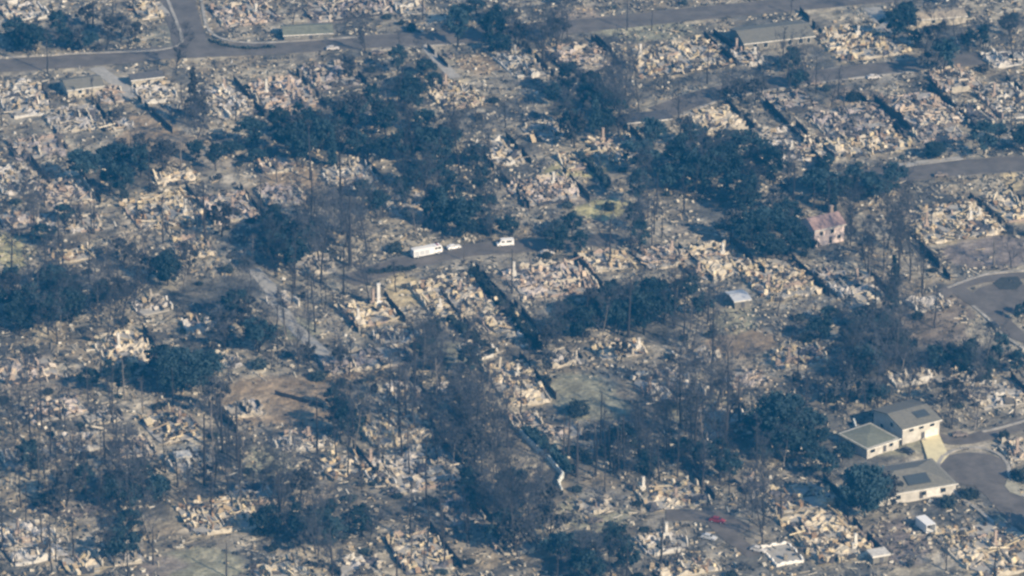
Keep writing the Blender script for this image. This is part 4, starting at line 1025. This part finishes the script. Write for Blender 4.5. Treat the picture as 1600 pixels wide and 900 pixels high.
for p in PLN: by.setdefault((p[1], p[0]), []).append(p)
for (kind, place), ps in by.items():
    ps.sort(key=lambda p: proj(p[2], p[3])[0])
    n = len(ps); big = max(ps, key=lambda p: p[4])
    for k, p in enumerate(ps):
        o, c = proto(kind, p[6])
        o.location = (p[2], p[3], gz(p[2], p[3])); o.rotation_euler = (0, 0, p[5])
        z = prng.uniform(.88, 1.14)
        o.scale = (p[4]*z, p[4]*z, p[4]/z)
        w_ = DESC[kind]
        if n == 1: lb = f'{w_} {place}'
        elif n == 2: lb = f'{"larger" if p is big else "smaller"} of two {w_}s {place}'.replace('trees', 'trees')
        elif p is big: lb = f'largest of the {CNT[n-1]} {w_}s {place}'
        else: lb = f'{ORD[k]} {w_} from left {place}'
        tag(o, fit(lb), 'shrub' if kind == 'shrub' else 'tree trunk' if kind == 'snag' else 'tree', GRP[kind])

# ------------------------------------------------------------------ fences, hedges, garden wall, poles
def fence(pts, h, mt, label, name='fence', cat='fence', step=3.0, gap=.18):
    P = [at(*p) for p in pts]
    t = tag(empty(name, (P[0][0], P[0][1], 0)), label, cat, 'boundary fences' if name == 'fence' else None)
    rng = np.random.RandomState(len(label)*7+int(pts[0][0]))
    posts = []
    for (a, b) in zip(P[:-1], P[1:]):
        L = math.hypot(b[0]-a[0], b[1]-a[1]); n = max(1, int(L/step)); an = math.atan2(b[1]-a[1], b[0]-a[0])
        for k in range(n):
            f = (k+.5)/n; x, y = a[0]+(b[0]-a[0])*f-P[0][0], a[1]+(b[1]-a[1])*f-P[0][1]
            posts.append((a[0]+(b[0]-a[0])*k/n-P[0][0], a[1]+(b[1]-a[1])*k/n-P[0][1], an))
            if rng.rand() < gap: continue
            hh = h*rng.uniform(.75, 1.05)
            pn = MB(); pn.box((x, y, hh/2-.35), (L/n-.14, .1 if mt == 'fence' else .35, hh+.7), an+rng.uniform(-.04, .04)); pn.build('panel', mt, t)
    for x, y, an in posts[:60]:
        m = MB(); m.box((x, y, h/2-.3), (.16, .18 if mt == 'fence' else .5, h+.8), an); m.build('post', mt, t)
for pts, h, lb in [
    ([(1196,160),(1296,268)],2.2,'long charred board fence down the dark lane between the white heaps and burnt timbers'),
    ([(688,460),(772,556)],1.9,'charred board fence running down from the bright tan rubble'),
    ([(1250,18),(1284,54)],2.2,'dark board fence between the long grey roof and bright tan rubble'),
    ([(748,238),(832,330)],2.0,'dark board fence above the valley road beside pink rubble'),
    ([(1335,145),(1412,212)],2.0,'charred board fence between the burnt timbers and pink rubble'),
    ([(1452,130),(1530,208)],2.0,'charred board fence right of the smooth grey pad'),
    ([(1180,258),(1232,300)],2.0,'dark board fence at the east edge of the broad grove'),
    ([(1436,382),(1490,444)],2.2,'charred board fence down the mauve slope to the loop road'),
    ([(905,250),(955,292)],2.2,'dark board fence between the yellow slabs and yellow-white rubble'),
    ([(1115,52),(1190,110)],2.0,'charred board fence left of the long grey roof'),
    ([(1060,385),(1115,440)],1.8,'charred board fence left of the bright yellow walls'),
    ([(668,76),(700,106)],2.0,'dark board fence beside the pale driveway strip'),
    ([(318,628),(372,676)],2.6,'dark leaning board fence between the yellow rubble and smooth brown field'),  # trunk shadow built as a row of dark boards
    ([(1400,510),(1440,546)],2.0,'dark board fence left of the dark band by the loop road'),
    ([(205,146),(270,206)],1.8,'charred board fence along the smooth brown yard'),
    ([(930,60),(975,96)],1.8,'charred board fence left of the wide yellow rubble'),
    ([(520,470),(560,520)],1.8,'charred board fence below the valley road end'),
    ([(430,615),(520,640)],1.2,'low dark fence across the smooth brown field'),
]: fence(pts, h, 'fence', lb)
for (px, py, wp, hp, tone, nch, ma, pl), (cx, cy, w, d) in zip(RUINS, RU):
    if hp < 42 or tone in ('pad', 'whiteblock') or (px < 500 and py > 560): continue
    c, q = math.cos(LOT), math.sin(LOT); u_ = w/2+1.3
    e = [(cx+u_*c-v_*q, cy+u_*q+v_*c) for v_ in (d*.62, -d*.58)]
    if any(on_road(e[0][0]+(e[1][0]-e[0][0])*f, e[0][1]+(e[1][1]-e[0][1])*f, 1) for f in (0, .25, .5, .75, 1)): continue
    if any(math.hypot(sum(p[0] for p in e)/2-a, sum(p[1] for p in e)/2-b) < 14 for a, b in HS): continue
    fence([proj(*p) for p in e], 2.1, 'fence', fit(f'charred board fence on the east edge of the ruin {pl}'))
fence([(812,676),(832,696),(856,716),(880,744),(872,756),(878,768)], 1.3, 'fencew', 'white garden wall zigzagging down beside the blue shaded pool of trees', 'garden_wall', 'wall', 2.5, 0)
fence([(1334,660),(1338,672),(1352,680),(1384,684)], 1.1, 'fencew', 'pale curved courtyard wall left of the two storey house', 'garden_wall', 'wall', 2, 0)
def hedge(pts, w, h, label, mt='shrub'):
    P = [np.array(at(*p)) for p in pts]
    rng = np.random.RandomState(int(pts[0][0])); t = tag(empty('hedge', (*P[0], 0)), label, 'hedge', 'hedges')
    cs = []
    for a, b in zip(P[:-1], P[1:]):
        L = np.linalg.norm(b-a); n = int(L*w*h*11); f = rng.rand(n, 1)
        xy = a+(b-a)*f-P[0]; nn = np.array([-(b-a)[1], (b-a)[0]])/L
        bump = .7+.35*np.sin(f[:, 0]*L*.9+rng.rand()*6)
        xy = xy+nn*(rng.uniform(-.5, .5, (n, 1))*w); cs.append(np.c_[xy, rng.rand(n)**.7*h*bump])
    cs = np.concatenate(cs); m = MB(); m.cards(cs, rng.uniform(.18, .42, len(cs)), rng.uniform(.18, .42, len(cs)), rng); m.build('foliage', mt, t)
    st = MB(); st.tubes([((*(a-P[0]), -.6), (*(a-P[0]), h*.6), .1, .05) for a in P], 5); st.build('stem', 'bark', t)
hedge([(738,428),(775,470),(812,512),(845,548)], 2.4, 3.2, 'long burnt hedge sloping between the tan and the pinkish rubble')
hedge([(700,500),(740,530),(772,556)], 1.8, 2.4, 'lower dark hedge beside the cream slabs')
hedge([(908,248),(934,272),(950,292)], 2.2, 2.8, 'short sloping hedge beside the yellow slabs')
hedge([(820,674),(842,694),(866,716),(892,742)], 3.4, 3.2, 'dark green hedge strip right behind the white garden wall', 'leaf')
for k, (bx, by) in enumerate([(1600,752),(1588,748)]):
    o = copy_tree(PROTO[('shrub', 3)]); x, y = at(bx, by); o.location = (x, y, .1); o.scale = (1.2-.3*k,)*3; tag(o, ['larger', 'smaller'][k]+' dark shrub on the pale island of the cul-de-sac', 'shrub', GRP['shrub'])
hedge([(575,428),(620,424),(650,420)], 1.6, 2.0, 'dark hedge above the flat tan pad')
hedge([(325,62),(350,72),(385,77),(430,74)], 1.2, 1.0, 'low hedge along the curved kerb of the top road')
hedge([(1318,690),(1330,702),(1326,716)], 1.6, 1.6, 'short hedge at the end of the long white front wall')
def pole(bx, by, h, arms, label):
    x, y = at(bx, by); t = tag(empty('utility_pole', (x, y, 0), .3), label, 'utility pole', 'utility poles')
    m = MB(); m.tubes([((0, 0, -.8), (0, 0, h), .26, .16)], 8); m.build('post', 'bark', t, smooth=True)
    if arms:
        m = MB(); m.box((0, .12, h-.7), (2.4, .12, .16)); m.box((0, .12, h-1.8), (2.0, .12, .16)); m.build('crossarm', 'bark', t)
pole(666, 792, 22, True, 'tall black utility pole in the cream rubble')
pole(732, 748, 13, True, 'shorter dark utility pole among the bare trees')
pole(1022, 365, 13, True, 'dark utility pole beside the end of the valley road')
pole(1318, 176, 9, True, 'dark utility pole by the burnt timbers')
# small round pool by the burnt hedge
x, y = at(820, 521); t = tag(empty('round_pool', (x, y, 0)), 'small round pool with a thick pale rim beside the burnt hedge', 'pool')
m = MB(); m.lathe([(2.3, -.6), (2.3, .75), (1.8, .75), (1.8, .3)], (0, 0, 0), 24); m.build('rim', 'pale', t)
m = MB(); m.lathe([(.01, .45), (1.81, .45)], (0, 0, 0), 24); m.build('water', 'pool', t)

# ------------------------------------------------------------------ vehicles
def wheel(t, x, y, r=.34, w=.26, rim=True):
    m = MB(); an = np.arange(14)*2*math.pi/14
    for s_ in (0,):
        a = [(x+r*math.cos(q_), y-w/2, r+r*math.sin(q_)) for q_ in an]; b = [(x+r*math.cos(q_), y+w/2, r+r*math.sin(q_)) for q_ in an]
        m.poly(a, b)
    o = m.build('wheel', 'tyre', t)
    if rim:
        s_ = 1 if y > 0 else -1; m = MB(); yy = y+s_*(w/2+.012)
        a = [(x+r*.55*math.cos(q_), yy-.02, r+r*.55*math.sin(q_)) for q_ in an]; b = [(p[0], yy+.02, p[2]) for p in a]; m.poly(a, b); m.build('rim', 'silver', o)
def profile(m, pts, y0_, y1_, taper=0.0):   # side profile extruded across the width
    zt = max(p[1] for p in pts); zb = min(p[1] for p in pts)
    f = lambda z: taper*(z-zb)/(zt-zb+1e-6)
    m.poly([(p[0], y0_+f(p[1]), p[1]) for p in pts], [(p[0], y1_-f(p[1]), p[1]) for p in pts])
def car(bx, by, rz, paint, label, burnt=False):
    x, y = at(bx, by); z = .1 if on_road(x, y, .2) else gz(x, y)+.05
    t = tag(empty('car', (x, y, z), rz), label, 'car', 'burned-out cars' if burnt else None)
    m = MB(); profile(m, [(-2.25,.35),(2.2,.35),(2.25,.7),(1.3,.92),(.7,.98),(-2.0,1.0),(-2.25,.85)], -.88, .88, .05); m.build('body', paint, t)
    m = MB(); profile(m, [(.95,.96),(.25,1.46),(-1.2,1.48),(-1.95,1.0)], -.80, .80, .14); c = m.build('cabin', paint, t)
    m = MB(); 
    for s_ in (-1, 1):
        m.box((-.05, s_*.74, 1.2), (.9, .05, .3)); m.box((-1.0, s_*.74, 1.2), (.75, .05, .3))
    m.boxes([(.66, 0, 1.24)], [(.05, 1.25, .62)], [0.0], ty=np.array([-.95])); m.build('window', 'darkp' if burnt else 'glass', c)
    for wx in (-1.35, 1.4):
        for s_ in (-1, 1): wheel(t, wx, s_*.8, rim=not burnt)
    if not burnt:
        for s_ in (-1, 1):
            m = MB(); m.box((2.24, s_*.62, .66), (.06, .36, .16)); m.build('headlight', 'lamp', t)
def van(bx, by, rz, label):
    x, y = at(bx, by); t = tag(empty('van', (x, y, .1), rz), label, 'van')
    m = MB(); profile(m, [(-2.8,.4),(2.6,.4),(2.7,.95),(2.0,1.25),(1.5,2.1),(1.2,2.3),(-2.8,2.3)], -1, 1, .06); m.build('body', 'whitep', t)
    m = MB(); m.boxes([(1.80, 0, 1.68)], [(.06, 1.7, .85)], [0.0], ty=np.array([-.53])); m.build('windscreen', 'glass', t)
    for s_ in (-1, 1):
        m = MB(); m.box((.75, s_*.985, 1.7), (.9, .06, .55)); m.box((-1.2, s_*.985, 1.7), (1.6, .06, .55)); m.build('window', 'glass', t)
        for wx in (-1.8, 1.8): wheel(t, wx, s_*.9)
        m = MB(); m.box((2.66, s_*.7, .9), (.1, .35, .2)); m.build('headlight', 'lamp', t)
def fire_engine(bx, by, rz, label):
    x, y = at(bx, by); t = tag(empty('fire_engine', (x, y, .1), rz), label, 'fire engine')
    m = MB(); m.box((-1.5, 0, 1.75), (7.2, 2.5, 2.3)); m.build('body', 'whitep', t)
    m = MB(); m.box((-.2, 0, .58), (9.6, 2.3, .36)); m.build('chassis', 'darkp', t)
    m = MB(); profile(m, [(2.2,.7),(4.9,.7),(5.0,1.6),(4.6,2.9),(2.2,2.95)], -1.25, 1.25, .05); c = m.build('cab', 'whitep', t)
    m = MB(); m.boxes([(4.82, 0, 2.2)], [(.06, 2.0, .95)], [0.0], ty=np.array([-.3])); m.build('windscreen', 'glass', c)
    for s_ in (-1, 1):
        m = MB(); m.box((3.9, s_*1.225, 2.25), (.95, .06, .7)); m.box((2.8, s_*1.225, 2.25), (.8, .06, .7)); m.build('window', 'glass', c)
        for k, lx in enumerate((-4.0, -2.2, -.4)):
            m = MB(); m.box((lx, s_*1.26, 1.7), (1.5, .05, 1.5)); m.build('locker', 'silver', t)
        for wx in (-3.6, 3.6): wheel(t, wx, s_*1.08, .52, .34)
        m = MB(); m.box((4.98, s_*.9, 1.1), (.1, .35, .25)); m.build('headlight', 'lamp', t)
    m = MB(); m.box((3.6, 0, 3.05), (.35, 1.7, .2)); m.build('light_bar', 'redp', t)
    m = MB()
    for s_ in (-.3, .3): m.box((-1.6, s_, 3.05), (6.2, .09, .12))
    for k in range(11): m.box((-4.5+k*.58, 0, 3.05), (.06, .54, .07))
    m.build('ladder', 'silver', t)
fire_engine(667, 399, R(26), 'white fire engine parked on the valley road')
car(709, 389, R(24), 'whitep', 'white car parked right behind the fire engine on the valley road')
van(789, 384, R(190), 'white van with dark windows further along the valley road')
car(1121, 816, R(-25), 'redp', 'red car parked on the grey drive below the cream rubble')
car(1108, 841, R(-28), 'silver', 'pale silver car parked in front of the red car')
car(1553, 511, R(-60), 'darkp', 'dark car parked on the loop road')
car(1418, 706, R(-35), 'darkp', 'dark car on the court beside the two storey house')
for bx, by, rz, p, lb in [
    (38,128,.3,'rustp','ash-white burned car shell beside the west end of the top road'),(590,84,.2,'rust','rusted car shell on the top road verge'),(520,78,.1,'rustp','pale car shell parked on the top road under the green roof'),
    (245,120,.2,'rust','rusted car shell behind the small grey outbuilding'),(1140,150,.4,'rustp','pale car shell at the back street mouth'),(1275,132,.25,'rust','rusted car shell on the back street kerb'),
    (1365,122,.2,'rustp','pale car shell halfway along the back street'),(985,378,.2,'rust','rusted car shell near the end of the valley road'),(855,396,.2,'rustp','pale car shell on the valley road bend'),
    (1470,276,.1,'rust','rusted car shell on the east road'),(445,478,-.9,'rust','rusted car shell on the hill path'),(1185,862,-.5,'rustp','pale car shell beside the walled grey pad'),
    (930,815,.3,'rust','rusted car shell on the smooth olive yard'),(1340,745,.2,'rustp','pale car shell left of the round oak'),(700,88,-.9,'rust','rusted car shell on the pale driveway strip'),(1500,682,.1,'rust','rusted car shell on the court road')]:
    car(bx, by, rz, p, lb, True)
# open white trailer by the broad rubble
x, y = at(1446, 826); t = tag(empty('trailer', (x, y, gz(x, y)), R(25)), 'white box trailer with a black open end left of the broad cream rubble', 'trailer')
m = MB(); m.box((0, 0, 3.0), (3.0, 6.2, .12)); m.box((0, 0, .6), (3.0, 6.2, .15)); m.box((-1.44, 0, 1.8), (.12, 6.2, 2.28)); m.box((1.44, 0, 1.8), (.12, 6.2, 2.28)); m.box((0, 3.04, 1.8), (2.76, .12, 2.28)); m.build('body', 'whitep', t)
m = MB(); m.box((0, 2.9, 1.8), (2.74, .1, 2.26)); m.build('lining', 'darkp', t)
for s_ in (-1, 1):
    o = empty('hub', (0, 0, 0)); bpy.data.objects.remove(o)
    m = MB(); m.box((s_*1.3, .2, .35), (.25, .7, .7)); m.build('wheel', 'tyre', t)

# ------------------------------------------------------------------ scattered litter and burnt scrub (uncountable)
rng = np.random.RandomState(77)
N = 48000
xs = rng.uniform(gx[2], gx[-3], N); ys = rng.uniform(gy[2], gy[-3], N)
I = np.round(xs-gx[0]).astype(int); J = np.round(ys-gy[0]).astype(int)
dens = fbm(xs, ys, 22, 90)
px_, py_ = proj(xs, ys)
smoothp = np.zeros(N, bool)
for cx, cy, rx, ry in ((440,622,100,38),(910,620,70,34),(235,205,50,26),(1545,390,70,26),(310,880,75,24),(1160,535,55,18),(945,326,44,15),(1205,60,76,32),(1410,720,95,55),(640,455,36,20)):
    smoothp |= ((px_-cx)/rx)**2+((py_-cy)/ry)**2 < 1
k = (road_d[I, J] > .8) & (dens > .36) & ~(smoothp & (rng.rand(N) < .93)) & (ru_mask[I, J] < .6)
xs, ys, I, J = xs[k], ys[k], I[k], J[k]; n = len(xs)
cc = np.array([(.5,.47,.42),(.36,.33,.29),(.2,.19,.18),(.06,.06,.065),(.4,.33,.24),(.62,.6,.57)])[rng.choice(6, n, p=[.18,.20,.20,.30,.08,.04])]
lg = rng.rand(n) < .4
size = np.where(lg[:, None], np.c_[rng.uniform(1, 4, n), rng.uniform(.12, .35, n), rng.uniform(.1, .3, n)], np.c_[rng.uniform(.3, 1.4, n), rng.uniform(.3, 1.1, n), rng.uniform(.15, .8, n)])
m = MB(); m.boxes(np.c_[xs, ys, Z[I, J]+.2], size, np.where(rng.rand(n) < .65, LOT+rng.choice([0, math.pi/2], n, p=[.35, .65])+rng.normal(0, .2, n), rng.uniform(0, 6.28, n)), rng.normal(0, .3, n), rng.normal(0, .3, n), cc*np.array([1, .98, .88]))
struct(m.build('debris', 'rubble', attr=True), 'stuff')
N = 16000
xs = rng.uniform(gx[2], gx[-3], N); ys = rng.uniform(gy[2], gy[-3], N)
I = np.round(xs-gx[0]).astype(int); J = np.round(ys-gy[0]).astype(int)
px_, py_ = proj(xs, ys); smoothp = np.zeros(N, bool)
for cx, cy, rx, ry in ((440,622,100,38),(910,620,70,34),(235,205,50,26),(1545,390,70,26),(310,880,75,24),(1160,535,55,18),(945,326,44,15),(1205,60,76,32),(1410,720,95,55),(640,455,36,20)):
    smoothp |= ((px_-cx)/rx)**2+((py_-cy)/ry)**2 < 1
k = (road_d[I, J] > 1.2) & (fbm(xs, ys, 18, 190) > .47) & ~smoothp & (ru_mask[I, J] < .4)
xs, ys, I, J = xs[k], ys[k], I[k], J[k]
cen = np.repeat(np.c_[xs, ys, Z[I, J]+.35], 14, 0); cen += rng.normal(0, 1, cen.shape)*np.array([.6, .6, .3])
m = MB(); m.cards(cen, rng.uniform(.08, .26, len(cen)), rng.uniform(.1, .3, len(cen)), rng)
struct(m.build('undergrowth', 'scorch'), 'stuff')

# ------------------------------------------------------------------ air
m = MB(); m.box((0, 0, 389), (3060, 3060, 782))
hz = bpy.data.materials.new('haze_air'); hz.use_nodes = True
nt = hz.node_tree; nt.nodes.remove(nt.nodes['Principled BSDF'])
pv = nt.nodes.new('ShaderNodeVolumePrincipled')
pv.inputs['Color'].default_value = HAZE_COL; pv.inputs['Density'].default_value = HAZE_D; pv.inputs['Anisotropy'].default_value = 0.1
nt.links.new(pv.outputs[0], nt.nodes['Material Output'].inputs['Volume'])
M['haze'] = hz
struct(m.build('haze', 'haze'), 'stuff')
